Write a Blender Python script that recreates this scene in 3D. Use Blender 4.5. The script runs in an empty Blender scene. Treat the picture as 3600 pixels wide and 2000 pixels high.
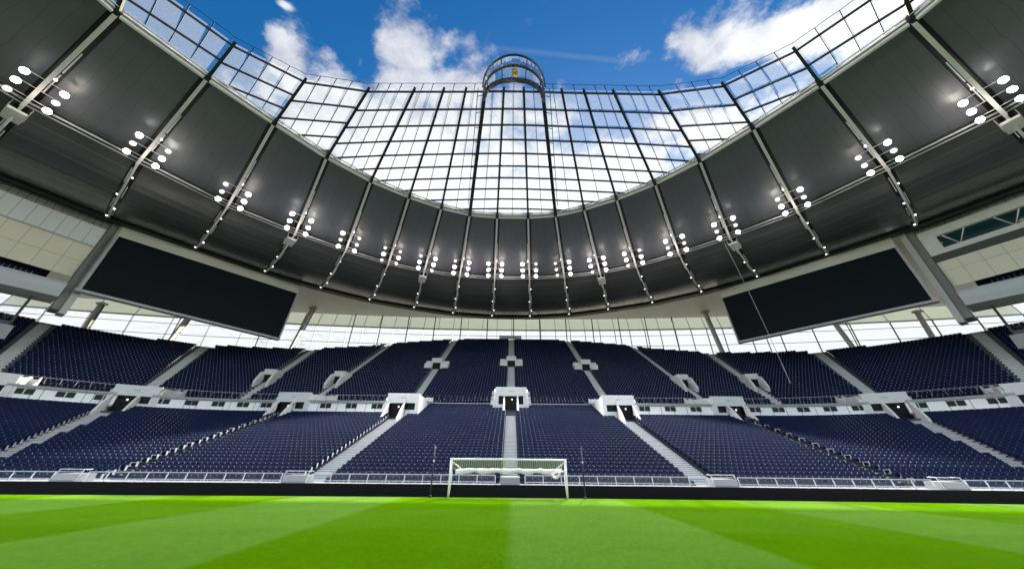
import bpy, math, random
import numpy as np
from math import sin, cos, pi, radians, hypot, atan2, floor
from mathutils import Vector, Matrix

random.seed(7)
SC = bpy.context.scene
COL = SC.collection

# ------------------------------------------------------------------ camera
FPX = 1150.0
EYE = 1.95
PITCH = math.atan(625 / FPX)
ROLL = radians(0.55)
cam_d = bpy.data.cameras.new('camera')
cam_d.sensor_width = 36.0
cam_d.lens = FPX / 3600 * 36
cam_d.clip_start = 0.1
cam_d.clip_end = 2000
cam = bpy.data.objects.new('camera', cam_d)
COL.objects.link(cam)
cam.matrix_world = (Matrix.Translation((0, 0, EYE)) @ Matrix.Rotation(pi / 2 + PITCH, 4, 'X')
                    @ Matrix.Rotation(ROLL, 4, 'Z'))
SC.camera = cam

# ------------------------------------------------------------------ exposure, sun, sky
SC.view_settings.view_transform = 'Standard'
SC.view_settings.look = 'None'
SC.view_settings.gamma = 1
SC.view_settings.exposure = 2.0
SC.cycles.max_bounces = 6
SC.cycles.diffuse_bounces = 3
SC.cycles.glossy_bounces = 3
SC.cycles.transparent_max_bounces = 10
SC.cycles.use_denoising = True
SC.cycles.sample_clamp_indirect = 6

SUN_AZ = radians(17.0)      # from +Y towards +X
SUN_EL = radians(25.7)
sd = Vector((sin(SUN_AZ) * cos(SUN_EL), cos(SUN_AZ) * cos(SUN_EL), sin(SUN_EL)))
sun_d = bpy.data.lights.new('sun', 'SUN')
sun_d.energy = 5.0
sun_d.angle = radians(0.5)
sun_d.color = (1.0, 0.92, 0.66)
sun = bpy.data.objects.new('sun', sun_d)
COL.objects.link(sun)
sun.rotation_euler = sd.to_track_quat('Z', 'Y').to_euler()

FLOOD_W = 6300.0


def build_world():
    w = bpy.data.worlds.new('World')
    SC.world = w
    w.use_nodes = True
    nt = w.node_tree
    nt.nodes.clear()
    N, L = nt.nodes, nt.links

    def node(t, **k):
        n = N.new(t)
        for a, b in k.items():
            setattr(n, a, b)
        return n

    def put(sock, v):
        if isinstance(v, bpy.types.NodeSocket):
            L.new(v, sock)
        else:
            sock.default_value = v

    def M(op, a, b=0.0, c=0.0, clamp=False):
        n = node('ShaderNodeMath', operation=op, use_clamp=clamp)
        put(n.inputs[0], a); put(n.inputs[1], b); put(n.inputs[2], c)
        return n.outputs[0]

    def ramp(x, lo, hi, a=0.0, b=1.0, smooth=True):
        n = node('ShaderNodeMapRange', interpolation_type='SMOOTHSTEP' if smooth else 'LINEAR')
        put(n.inputs[0], x)
        for i, v in enumerate((lo, hi, a, b)):
            put(n.inputs[i + 1], v)
        return n.outputs[0]

    sky = node('ShaderNodeTexSky', sky_type='NISHITA')
    sky.sun_disc = False
    sky.sun_elevation = SUN_EL
    sky.sun_rotation = SUN_AZ
    sky.air_density = 1.0
    sky.dust_density = 0.4
    sky.ozone_density = 3.0
    hs = node('ShaderNodeHueSaturation')
    hs.inputs['Saturation'].default_value = 1.36
    hs.inputs['Value'].default_value = 0.86
    hs.inputs['Hue'].default_value = 0.500
    L.new(sky.outputs[0], hs.inputs['Color'])

    tc = node('ShaderNodeTexCoord')
    sp = node('ShaderNodeSeparateXYZ')
    L.new(tc.outputs['Generated'], sp.inputs[0])
    dx, dy, dz = sp.outputs
    zz = M('MAXIMUM', dz, 0.12)
    qx, qy = M('DIVIDE', dx, zz), M('DIVIDE', dy, zz)
    cq = node('ShaderNodeCombineXYZ')
    put(cq.inputs[0], qx); put(cq.inputs[1], qy)

    def noise(scale, detail, rough, dist=0.0, off=0.0, stretch=None):
        mp = node('ShaderNodeMapping')
        L.new(cq.outputs[0], mp.inputs[0])
        mp.inputs['Location'].default_value = (off, off * 1.7, off)
        if stretch:
            mp.inputs['Rotation'].default_value = (0, 0, stretch[2])
            mp.inputs['Scale'].default_value = (stretch[0], stretch[1], 1)
        n = node('ShaderNodeTexNoise')
        L.new(mp.outputs[0], n.inputs['Vector'])
        n.inputs['Scale'].default_value = scale
        n.inputs['Detail'].default_value = detail
        n.inputs['Roughness'].default_value = rough
        n.inputs['Distortion'].default_value = dist
        return n.outputs['Fac']

    n1 = noise(6.5, 14, 0.60, 0.15, 3.1)
    n2 = noise(9.0, 8, 0.6, 0.3, 11.7)
    # each bank of cloud: centre, half axes, turn and density
    banks = [
        (0.82, 0.40, 0.38, 0.10, -0.12, 1.15),
        (1.25, 0.42, 0.55, 0.17, 0.0, 1.0),
        (0.50, 0.475, 0.16, 0.06, 0.5, 0.8),
        (-0.275, 0.475, 0.09, 0.105, 0.2, 1.2),
        (-0.28, 0.60, 0.19, 0.09, 0.0, 1.15),
        (-0.64, 0.51, 0.06, 0.13, 0.5, 1.05),
        (-0.54, 0.61, 0.14, 0.09, 0.3, 1.0),
        (-0.135, 0.61, 0.10, 0.07, 0.0, 0.95),
        (-0.575, 0.39, 0.035, 0.02, 0.3, 0.7),
        (-0.44, 0.52, 0.05, 0.09, 0.6, 0.45),
        (-0.42, 0.84, 0.48, 0.23, 0.0, 1.45),
        (-0.05, 0.85, 0.20, 0.14, 0.0, 1.1),
        (-1.0, 0.75, 0.45, 0.20, 0.2, 0.9),
        (0.80, 0.75, 0.36, 0.15, 0.1, 1.2),
        (0.40, 0.82, 0.2, 0.09, 0.3, 0.8),
        (0.0, 1.25, 1.6, 0.36, 0.0, 1.5),
        (0.0, 2.9, 6.0, 1.5, 0.0, 1.25),
        (-2.6, 1.1, 1.3, 0.9, 0.0, 1.0),
        (2.6, 1.1, 1.3, 0.9, 0.0, 1.0),
        (0.0, -2.4, 5.0, 2.0, 0.0, 1.0),  # unseen bank behind the camera, put in to light the stand
        (-3.2, 2.6, 1.8, 1.1, 0.0, 1.5),
        (3.2, 2.6, 1.8, 1.1, 0.0, 1.5),
        (0.0, 3.0, 2.6, 1.2, 0.0, 1.6),
    ]
    cov = None
    for cx, cy, rx, ry, rot, amp in banks:
        ax, ay = M('SUBTRACT', qx, cx), M('SUBTRACT', qy, cy)
        c, s = cos(rot), sin(rot)
        u = M('DIVIDE', M('ADD', M('MULTIPLY', ax, c), M('MULTIPLY', ay, s)), rx)
        v = M('DIVIDE', M('SUBTRACT', M('MULTIPLY', ay, c), M('MULTIPLY', ax, s)), ry)
        d2 = M('ADD', M('MULTIPLY', u, u), M('MULTIPLY', v, v))
        b = M('SUBTRACT', amp, M('MINIMUM', M('SQRT', d2), 3.0))
        cov = b if cov is None else M('SMOOTH_MAX', cov, b, 0.12)
    nn = M('MULTIPLY', M('MULTIPLY', M('SUBTRACT', n1, 0.5), 3.2), ramp(cov, -0.9, -0.1, 0.1, 1.0))
    dens = M('ADD', cov, nn)
    alpha = ramp(dens, -0.08, 0.62)
    # a vapour trail
    trail = M('ABSOLUTE', M('SUBTRACT', M('SUBTRACT', qy, 0.485), M('MULTIPLY', qx, 0.085)))
    tr = M('MULTIPLY', ramp(trail, 0.0, 0.012, 0.11, 0.0),
           M('MULTIPLY', ramp(qx, -0.3, 0.1), ramp(qx, 0.30, 0.36, 1.0, 0.0)))
    alpha = M('MAXIMUM', alpha, tr)
    shade = ramp(M('ADD', M('MULTIPLY', M('SUBTRACT', n2, 0.5), 1.6), M('MULTIPLY', dens, 0.35)), -0.35, 0.75)
    # higher in the south the banks are sunlit, the big one towards the west is whitest
    west = ramp(qx, 0.25, 0.8, 0.0, 0.5)
    low = ramp(qy, 0.62, 1.0, 0.0, 0.5)
    sh2 = M('ADD', M('MULTIPLY', shade, 0.75), M('ADD', west, low), clamp=True)
    cmix = node('ShaderNodeMix', data_type='RGBA')
    L.new(sh2, cmix.inputs[0])
    cmix.inputs[6].default_value = (2.05, 2.3, 3.0, 1)
    cmix.inputs[7].default_value = (5.2, 5.3, 5.45, 1)
    # unseen clouds behind the camera are brightened to light the stand
    back = ramp(dy, -0.6, 0.1, 2.5, 1.0)
    cm2 = node('ShaderNodeVectorMath', operation='SCALE')
    L.new(cmix.outputs[2], cm2.inputs[0]); L.new(back, cm2.inputs['Scale'])
    mix = node('ShaderNodeMix', data_type='RGBA')
    L.new(alpha, mix.inputs[0])
    L.new(hs.outputs[0], mix.inputs[6])
    L.new(cm2.outputs[0], mix.inputs[7])
    bg = node('ShaderNodeBackground')
    L.new(mix.outputs[2], bg.inputs[0])
    bg.inputs[1].default_value = 0.05
    out = node('ShaderNodeOutputWorld')
    L.new(bg.outputs[0], out.inputs[0])


build_world()


# ------------------------------------------------------------------ materials
def nodes_of(name):
    m = bpy.data.materials.new(name)
    m.use_nodes = True
    nt = m.node_tree
    return m, nt, nt.nodes, nt.links, nt.nodes['Principled BSDF']


def paint(name, col, rough=0.6, metal=0.0, spec=0.5, var=0.12, scale=3.0, bump=0.0, bscale=60, coat=0.0):
    m, nt, N, L, P = nodes_of(name)
    P.inputs['Roughness'].default_value = rough
    P.inputs['Metallic'].default_value = metal
    P.inputs['Specular IOR Level'].default_value = spec
    P.inputs['Coat Weight'].default_value = coat
    tc = N.new('ShaderNodeTexCoord')
    nz = N.new('ShaderNodeTexNoise')
    nz.inputs['Scale'].default_value = scale
    nz.inputs['Detail'].default_value = 6
    nz.inputs['Roughness'].default_value = 0.65
    L.new(tc.outputs['Object'], nz.inputs['Vector'])
    mx = N.new('ShaderNodeMix'); mx.data_type = 'RGBA'
    c = Vector(col)
    mx.inputs[6].default_value = (*(c * (1 - var)), 1)
    mx.inputs[7].default_value = (*(c * (1 + var)), 1)
    L.new(nz.outputs['Fac'], mx.inputs[0])
    L.new(mx.outputs[2], P.inputs['Base Color'])
    if bump:
        n2 = N.new('ShaderNodeTexNoise')
        n2.inputs['Scale'].default_value = bscale
        L.new(tc.outputs['Object'], n2.inputs['Vector'])
        b = N.new('ShaderNodeBump')
        b.inputs['Strength'].default_value = bump
        L.new(n2.outputs['Fac'], b.inputs['Height'])
        L.new(b.outputs[0], P.inputs['Normal'])
    return m


def gridded(name, col, line, rough=0.5, nu=1.0, nv=1.0, wu=0.02, wv=0.02, metal=0.0, spec=0.5, offset=False, lineonly_v=False, var=0.1):
    """UV in metres; joint lines every nu x nv metres."""
    m, nt, N, L, P = nodes_of(name)
    P.inputs['Roughness'].default_value = rough
    P.inputs['Metallic'].default_value = metal
    P.inputs['Specular IOR Level'].default_value = spec
    uv = N.new('ShaderNodeUVMap')
    sp = N.new('ShaderNodeSeparateXYZ')
    L.new(uv.outputs[0], sp.inputs[0])

    def M(op, a, b=0.0):
        n = N.new('ShaderNodeMath'); n.operation = op
        for i, v in enumerate((a, b)):
            if isinstance(v, bpy.types.NodeSocket):
                L.new(v, n.inputs[i])
            else:
                n.inputs[i].default_value = v
        return n.outputs[0]
    fv = M('FRACT', M('DIVIDE', sp.outputs[1], nv))
    lv = M('LESS_THAN', fv, wv)
    if lineonly_v:
        ln = lv
    else:
        fu = M('FRACT', M('DIVIDE', sp.outputs[0], nu))
        ln = M('MAXIMUM', lv, M('LESS_THAN', fu, wu))
    tc = N.new('ShaderNodeTexCoord')
    nz = N.new('ShaderNodeTexNoise')
    nz.inputs['Scale'].default_value = 0.35
    nz.inputs['Detail'].default_value = 5
    L.new(tc.outputs['Object'], nz.inputs['Vector'])
    c = Vector(col)
    m0 = N.new('ShaderNodeMix'); m0.data_type = 'RGBA'
    m0.inputs[6].default_value = (*(c * (1 - var)), 1)
    m0.inputs[7].default_value = (*(c * (1 + var)), 1)
    L.new(nz.outputs['Fac'], m0.inputs[0])
    mx = N.new('ShaderNodeMix'); mx.data_type = 'RGBA'
    L.new(ln, mx.inputs[0])
    L.new(m0.outputs[2], mx.inputs[6])
    mx.inputs[7].default_value = (*line, 1)
    L.new(mx.outputs[2], P.inputs['Base Color'])
    return m


def glass(name, tint=(0.9, 0.95, 0.95), reflect=1.0, milk=0.0, rough=0.02):
    m, nt, N, L, P = nodes_of(name)
    N.remove(P)
    out = N['Material Output']
    tr = N.new('ShaderNodeBsdfTransparent'); tr.inputs[0].default_value = (*tint, 1)
    body = tr.outputs[0]
    if milk:
        tl = N.new('ShaderNodeBsdfTranslucent'); tl.inputs[0].default_value = (0.9, 0.92, 0.93, 1)
        mm = N.new('ShaderNodeMixShader'); mm.inputs[0].default_value = milk
        L.new(body, mm.inputs[1]); L.new(tl.outputs[0], mm.inputs[2])
        body = mm.outputs[0]
    gl = N.new('ShaderNodeBsdfGlossy'); gl.inputs['Roughness'].default_value = rough
    fr = N.new('ShaderNodeFresnel'); fr.inputs[0].default_value = 1.45
    mu = N.new('ShaderNodeMath'); mu.operation = 'MULTIPLY'; mu.inputs[1].default_value = reflect
    L.new(fr.outputs[0], mu.inputs[0])
    mx = N.new('ShaderNodeMixShader')
    L.new(mu.outputs[0], mx.inputs[0]); L.new(body, mx.inputs[1]); L.new(gl.outputs[0], mx.inputs[2])
    L.new(mx.outputs[0], out.inputs[0])
    return m


def glow_sheet(name, col, trans):
    """translucent cladding that lets daylight through"""
    m, nt, N, L, P = nodes_of(name)
    P.inputs['Base Color'].default_value = (*col, 1)
    P.inputs['Roughness'].default_value = 0.45
    tl = N.new('ShaderNodeBsdfTranslucent'); tl.inputs[0].default_value = (*col, 1)
    mx = N.new('ShaderNodeMixShader'); mx.inputs[0].default_value = trans
    L.new(P.outputs[0], mx.inputs[1]); L.new(tl.outputs[0], mx.inputs[2])
    L.new(mx.outputs[0], N['Material Output'].inputs[0])
    return m


def emit(name, col, strength):
    m, nt, N, L, P = nodes_of(name)
    P.inputs['Base Color'].default_value = (0.8, 0.8, 0.8, 1)
    P.inputs['Emission Color'].default_value = (*col, 1)
    P.inputs['Emission Strength'].default_value = strength
    return m


def grass_mat():
    m, nt, N, L, P = nodes_of('mown_grass')
    P.inputs['Roughness'].default_value = 0.75
    P.inputs['Specular IOR Level'].default_value = 0.0
    P.inputs['Sheen Weight'].default_value = 0.0
    P.inputs['Sheen Tint'].default_value = (0.5, 0.9, 0.3, 1)
    tc = N.new('ShaderNodeTexCoord')
    sp = N.new('ShaderNodeSeparateXYZ')
    L.new(tc.outputs['Object'], sp.inputs[0])

    def M(op, a, b=0.0, c=0.0):
        n = N.new('ShaderNodeMath'); n.operation = op
        for i, v in enumerate((a, b, c)):
            if isinstance(v, bpy.types.NodeSocket):
                L.new(v, n.inputs[i])
            else:
                n.inputs[i].default_value = v
        return n.outputs[0]

    def noise(scale, detail, vec=None):
        n = N.new('ShaderNodeTexNoise')
        n.inputs['Scale'].default_value = scale
        n.inputs['Detail'].default_value = detail
        n.inputs['Roughness'].default_value = 0.7
        L.new(vec or tc.outputs['Object'], n.inputs['Vector'])
        return n.outputs['Fac']
    wob = M('MULTIPLY', M('SUBTRACT', noise(0.5, 3), 0.5), 0.25)
    xs = M('ADD', sp.outputs[0], wob)
    t = M('DIVIDE', xs, 6.6)
    tri = M('PINGPONG', M('ADD', t, 0.5), 1.0)           # 0.5 at the edge of each stripe
    edge = N.new('ShaderNodeMapRange'); edge.interpolation_type = 'SMOOTHSTEP'
    L.new(tri, edge.inputs[0])
    edge.inputs[1].default_value = 0.470; edge.inputs[2].default_value = 0.530
    ty = M('DIVIDE', M('ADD', sp.outputs[1], wob), 5.5)
    tri2 = M('PINGPONG', M('ADD', ty, 0.1), 1.0)
    e2 = N.new('ShaderNodeMapRange'); e2.interpolation_type = 'SMOOTHSTEP'
    L.new(tri2, e2.inputs[0])
    e2.inputs[1].default_value = 0.42; e2.inputs[2].default_value = 0.58
    sel = M('ADD', M('MULTIPLY', edge.outputs[0], 0.82), M('MULTIPLY', e2.outputs[0], 0.16))
    sel = M('ADD', sel, M('MULTIPLY', M('SUBTRACT', noise(0.16, 4), 0.45), 0.6))
    c1 = N.new('ShaderNodeMix'); c1.data_type = 'RGBA'
    c1.inputs[6].default_value = (0.052, 0.134, 0.0012, 1)
    c1.inputs[7].default_value = (0.076, 0.164, 0.020, 1)
    L.new(sel, c1.inputs[0])
    mp = N.new('ShaderNodeMapping'); mp.inputs['Scale'].default_value = (1.0, 0.35, 1)
    L.new(tc.outputs['Object'], mp.inputs[0])
    big = noise(0.45, 5)
    fine = noise(9, 4, mp.outputs[0])
    blade = noise(70, 3)
    k = M('ADD', M('ADD', M('MULTIPLY', big, 0.45), M('MULTIPLY', fine, 0.75)), M('MULTIPLY', blade, 1.1))
    k = M('ADD', k, -0.12)
    sc = N.new('ShaderNodeVectorMath'); sc.operation = 'SCALE'
    L.new(c1.outputs[2], sc.inputs[0]); L.new(k, sc.inputs['Scale'])
    L.new(sc.outputs[0], P.inputs['Base Color'])
    b = N.new('ShaderNodeBump'); b.inputs['Strength'].default_value = 0.5; b.inputs['Distance'].default_value = 0.03
    L.new(blade, b.inputs['Height']); L.new(b.outputs[0], P.inputs['Normal'])
    return m


def net_mat():
    m, nt, N, L, P = nodes_of('goal_netting')
    P.inputs['Base Color'].default_value = (0.8, 0.8, 0.8, 1)
    uv = N.new('ShaderNodeUVMap')
    sp = N.new('ShaderNodeSeparateXYZ'); L.new(uv.outputs[0], sp.inputs[0])
    outs = []
    for i in (0, 1):
        d = N.new('ShaderNodeMath'); d.operation = 'FRACT'; L.new(sp.outputs[i], d.inputs[0])
        l = N.new('ShaderNodeMath'); l.operation = 'LESS_THAN'; l.inputs[1].default_value = 0.2
        L.new(d.outputs[0], l.inputs[0]); outs.append(l.outputs[0])
    mx = N.new('ShaderNodeMath'); mx.operation = 'MAXIMUM'
    L.new(outs[0], mx.inputs[0]); L.new(outs[1], mx.inputs[1])
    L.new(mx.outputs[0], P.inputs['Alpha'])
    return m


MT = dict(
    grass=grass_mat(),
    ground=paint('grey_track', (0.10, 0.10, 0.10), 0.9, var=0.2),
    board=paint('matt_black_board', (0.006, 0.007, 0.007), 0.8, spec=0.15, var=0.15, scale=0.8),
    seat=paint('navy_plastic', (0.0036, 0.0095, 0.040), 0.45, spec=0.10, var=0.5, scale=2.3),
    bracket=paint('pale_bracket', (0.42, 0.44, 0.50), 0.5),
    terrace=paint('terrace_concrete', (0.07, 0.075, 0.09), 0.85, var=0.15, scale=1.5),
    stair=paint('stair_concrete', (0.58, 0.59, 0.61), 0.8, var=0.18, scale=2.0),
    white=paint('white_concrete', (0.62, 0.63, 0.645), 0.6, var=0.16, scale=1.6),
    cap=paint('grey_ledge', (0.30, 0.31, 0.33), 0.7, var=0.08, scale=1.2),
    bandw=gridded('panelled_white_wall', (0.84, 0.85, 0.86), (0.12, 0.13, 0.14), 0.5, nu=1.9, nv=50, wu=0.035, wv=0.0),
    void=paint('recess_shade_black', (0.006, 0.007, 0.009), 0.9, var=0.3),  # near-black colour stands in for the shade inside openings
    winglass=paint('dark_window', (0.006, 0.008, 0.012), 0.25, spec=0.18, var=0.3),
    rail=paint('pale_metal_rail', (0.62, 0.63, 0.66), 0.4, metal=0.2, var=0.06),
    railglass=glass('barrier_glass', (0.80, 0.86, 0.90), 0.8),
    panel=gridded('dark_roof_sheet', (0.125, 0.122, 0.145), (0.25, 0.245, 0.27), 0.25, nv=2.6, wv=0.03, spec=1.0, metal=0.35, lineonly_v=True),
    panelin=gridded('dark_inner_roof_sheet', (0.142, 0.146, 0.190), (0.098, 0.100, 0.13), 0.34, nu=1.1, nv=60, wu=0.035, wv=0.0, spec=0.45),
    rib=paint('off_white_steel', (0.80, 0.76, 0.86), 0.45, var=0.06),
    tube=paint('blue_grey_tube', (0.62, 0.62, 0.74), 0.4, metal=0.0, var=0.06),
    ring=paint('ring_beam_grey', (0.84, 0.79, 0.86), 0.45, metal=0.0, var=0.08),
    black=paint('black_steel', (0.010, 0.010, 0.011), 0.5, var=0.2),
    canopy=glass('roof_glazing', (0.90, 0.94, 0.95), 0.5, milk=0.09),
    archglass=glass('arch_glass', (0.80, 0.92, 0.92), 0.25, milk=0.03),
    clear=glass('clear_glass', (0.93, 0.96, 0.96), 0.7),
    soffit=paint('warm_grey_soffit', (0.62, 0.59, 0.57), 0.6, var=0.06, scale=0.15),
    header=glow_sheet('pale_green_header', (0.52, 0.58, 0.60), 0.14),
    mull=paint('dark_mullion', (0.05, 0.05, 0.055), 0.5),
    column=paint('grey_column_paint', (0.42, 0.41, 0.43), 0.5),
    screen=paint('unlit_screen', (0.0022, 0.0050, 0.0095), 0.55, spec=0.12, var=0.2, scale=0.2),
    sframe=paint('screen_frame_grey', (0.36, 0.35, 0.38), 0.45),
    tilew=gridded('white_wall_panels', (0.68, 0.70, 0.75), (0.12, 0.13, 0.14), 0.5, nu=1.45, nv=20, wu=0.03, wv=0.0),
    tileb=gridded('beige_wall_panels', (0.72, 0.66, 0.56), (0.22, 0.21, 0.18), 0.55, nu=2.1, nv=2.65, wu=0.02, wv=0.016),
    mesh=gridded('dark_mesh_cladding', (0.28, 0.27, 0.28), (0.045, 0.045, 0.045), 0.6, nu=0.85, nv=0.55, wu=0.08, wv=0.12),
    fascia=paint('cool_grey_fascia', (0.46, 0.48, 0.52), 0.45, var=0.06, scale=0.3),
    dark=paint('dark_grey_edge', (0.06, 0.06, 0.06), 0.6),
    teal=paint('teal_window_glass', (0.006, 0.035, 0.042), 0.06, spec=0.7, var=0.5, scale=0.8),
    gold=paint('gold_leaf', (0.85, 0.50, 0.10), 0.3, metal=0.85, var=0.35, scale=6, bump=0.4, bscale=9),
    goal=paint('white_goal_paint', (0.92, 0.86, 0.92), 0.35, var=0.03),
    net=net_mat(),
    netroll=paint('white_net_roll', (0.88, 0.83, 0.88), 0.85, var=0.08, bump=0.5, bscale=25),
    navy=paint('navy_pole_paint', (0.010, 0.012, 0.06), 0.4),
    lens=emit('lit_lamp_lens', (1.0, 0.97, 0.90), 12.0),
    lensdim=emit('dim_lamp_lens', (1.0, 0.96, 0.86), 0.22),
    small=emit('small_lit_lamp', (1.0, 0.98, 0.95), 0.8),
    pillar=paint('mid_grey_pillar', (0.17, 0.165, 0.165), 0.6),
    cable=paint('pale_cable', (0.32, 0.32, 0.33), 0.5),
)


# ------------------------------------------------------------------ mesh builder
class MB:
    def __init__(s):
        s.v, s.f, s.m, s.uv = [], [], [], []

    def face(s, pts, mi=0, uv=None):
        b = len(s.v)
        s.v.extend([tuple(p) for p in pts])
        s.f.append(tuple(range(b, b + len(pts))))
        s.m.append(mi)
        s.uv.append(uv)

    def hexa(s, p, mi=0):
        """8 points: bottom ring 0-3, top ring 4-7"""
        b = len(s.v)
        s.v.extend([tuple(q) for q in p])
        for q in ((3, 2, 1, 0), (4, 5, 6, 7), (0, 1, 5, 4), (1, 2, 6, 5), (2, 3, 7, 6), (3, 0, 4, 7)):
            s.f.append(tuple(b + i for i in q)); s.m.append(mi); s.uv.append(None)

    def box(s, c, d, mi=0, mat=None):
        x, y, z = (k / 2 for k in d)
        pts = [Vector(c) + Vector(q) for q in ((-x, -y, -z), (x, -y, -z), (x, y, -z), (-x, y, -z), (-x, -y, z), (x, -y, z), (x, y, z), (-x, y, z))]
        if mat is not None:
            pts = [mat @ p for p in pts]
        s.hexa(pts, mi)

    def beam(s, a, b, w, h, mi=0, up=(0, 0, 1), w2=None, h2=None):
        """box-section bar from a to b, w across, h along up"""
        a, b = Vector(a), Vector(b)
        d = (b - a).normalized()
        u = Vector(up)
        x = d.cross(u)
        if x.length < 1e-5:
            x = d.cross(Vector((1, 0, 0)))
        x.normalize()
        z = x.cross(d).normalized()
        w2 = w if w2 is None else w2
        h2 = h if h2 is None else h2
        r = []
        for p, ww, hh in ((a, w, h), (b, w2, h2)):
            r.append([p - x * ww / 2 - z * hh / 2, p + x * ww / 2 - z * hh / 2, p + x * ww / 2 + z * hh / 2, p - x * ww / 2 + z * hh / 2])
        s.hexa(r[0] + r[1], mi)

    def tube(s, pts, r, n=6, mi=0, caps=True, r2=None):
        pts = [Vector(p) for p in pts]
        b = len(s.v)
        rings = len(pts)
        px = None
        for i, p in enumerate(pts):
            d = (pts[min(i + 1, rings - 1)] - pts[max(i - 1, 0)]).normalized()
            if px is None:
                px = d.cross(Vector((0, 0, 1)))
                if px.length < 1e-3:
                    px = Vector((1, 0, 0))
            px = (px - d * px.dot(d)).normalized()
            py = d.cross(px)
            rr = r if r2 is None else r + (r2 - r) * i / (rings - 1)
            if callable(r):
                rr = r(i / (rings - 1))
            for k in range(n):
                a = 2 * pi * k / n
                s.v.append(tuple(p + (px * cos(a) + py * sin(a)) * rr))
        for i in range(rings - 1):
            for k in range(n):
                k2 = (k + 1) % n
                s.f.append((b + i * n + k, b + i * n + k2, b + (i + 1) * n + k2, b + (i + 1) * n + k)); s.m.append(mi); s.uv.append(None)
        if caps:
            s.f.append(tuple(b + k for k in reversed(range(n)))); s.m.append(mi); s.uv.append(None)
            s.f.append(tuple(b + (rings - 1) * n + k for k in range(n))); s.m.append(mi); s.uv.append(None)

    def prism(s, prof, x0, x1, mi=0, mat=None):
        """profile of (y, z) points extruded along x"""
        A = [Vector((x0, y, z)) for y, z in prof]
        B = [Vector((x1, y, z)) for y, z in prof]
        if mat is not None:
            A = [mat @ p for p in A]; B = [mat @ p for p in B]
        n = len(prof)
        s.face(A[::-1], mi); s.face(B, mi)
        for i in range(n):
            j = (i + 1) % n
            s.face((A[i], A[j], B[j], B[i]), mi)

    def ball(s, c, r, nu=12, nv=8, mi=0, sc=(1, 1, 1)):
        b = len(s.v)
        for j in range(nv + 1):
            t = pi * j / nv
            for i in range(nu):
                a = 2 * pi * i / nu
                s.v.append((c[0] + r * sc[0] * sin(t) * cos(a), c[1] + r * sc[1] * sin(t) * sin(a), c[2] + r * sc[2] * cos(t)))
        for j in range(nv):
            for i in range(nu):
                i2 = (i + 1) % nu
                s.f.append((b + j * nu + i, b + (j + 1) * nu + i, b + (j + 1) * nu + i2, b + j * nu + i2)); s.m.append(mi); s.uv.append(None)

    def mesh(s, name, mats, smooth=False):
        me = bpy.data.meshes.new(name)
        me.from_pydata(s.v, [], s.f)
        for m in mats:
            me.materials.append(m)
        me.polygons.foreach_set('material_index', s.m)
        if any(u is not None for u in s.uv):
            l = me.uv_layers.new(name='UVMap')
            co = []
            for f, u in zip(s.f, s.uv):
                for i in range(len(f)):
                    co.extend(u[i] if u is not None else (0.5, 0.5))
            l.data.foreach_set('uv', co)
        if smooth:
            me.polygons.foreach_set('use_smooth', [True] * len(me.polygons))
        me.update()
        return me

    def build(s, name, mats, parent=None, smooth=False, label=None):
        if not isinstance(mats, (list, tuple)):
            mats = [mats]
        o = bpy.data.objects.new(name, s.mesh(name, mats, smooth))
        COL.objects.link(o)
        if parent is not None:
            o.parent = parent
        if label:
            o['label'] = label
        return o


def tag(o, label=None, cat=None, group=None, kind=None):
    for k, v in (('label', label), ('category', cat), ('group', group), ('kind', kind)):
        if v:
            o[k] = v
    return o


def empty(name, loc=(0, 0, 0), **k):
    """a thing whose parts are given in world coordinates relative to loc"""
    o = bpy.data.objects.new(name, None)
    o.empty_display_size = 0.5
    COL.objects.link(o)
    o.location = loc
    return tag(o, **k)


class AT:
    """shift a builder's world coordinates so that a part sits under an empty at loc"""
    @staticmethod
    def build(mb, loc, name, mats, parent, smooth=False, label=None):
        l = Vector(loc)
        mb.v = [(p[0] - l.x, p[1] - l.y, p[2] - l.z) for p in mb.v]
        return mb.build(name, mats, parent, smooth, label)


# ------------------------------------------------------------------ plan of the stand
XS, YC, RR = 36.0, 17.2, 39.0


def plan(rho, u):
    """u: metres along the row from the centre line; beyond XS the rows bend round the corner"""
    au = abs(u)
    if au <= XS:
        return u, rho, 0.0
    f = (au - XS) / RR
    x = XS + (rho - YC) * sin(f)
    y = YC + (rho - YC) * cos(f)
    return math.copysign(x, u), y, math.copysign(f, u)


def pt(rho, u, z):
    x, y, f = plan(rho, u)
    return Vector((x, y, z))


def frame(rho, u, z):
    """local x along the row, y outward (uphill), z up"""
    x, y, f = plan(rho, u)
    return Matrix.Translation((x, y, z)) @ Matrix.Rotation(-f, 4, 'Z')


def zl(rho):
    return -0.22 + 0.374 * (rho - 30.2)


def zu(rho):
    return 9.65 + 0.66 * (rho - 56.3)


def rtop(u):
    return float(np.interp(abs(u), (0, 17, 27, 33, 44.5, 50, 56.8, 62, 90), (92.3, 91.3, 88.9, 87.0, 81.2, 79.2, 77.2, 76.2, 76.0)))


A3, A4, A5 = XS + RR * radians(12.0), XS + RR * radians(30.2), XS + RR * radians(51.0)
UEND = XS + RR * radians(78)
low_aisles = [0, 16.25, 33.0, A4, A5]
LOWW = {0: .82, 16.25: 1.15, 33.0: .62, A4: 1.3, A5: 1.3}       # half widths of the stairs of the lower bank
up_aisles = [0, 16.25, 33.0, A3, A4, A5]
LOW_RHO = [30.6 + 0.8 * i for i in range(26)]            # to 50.6
LOW_MID = [30.6 + 0.8 * i for i in range(33)]            # centre block goes up to 56.2
UP_RHO = [57.6 + 0.8 * i for i in range(44)]
MIDU = 15.6
FRONT_BOW = 0.0011                                        # the front rail and board bow slightly


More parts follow.
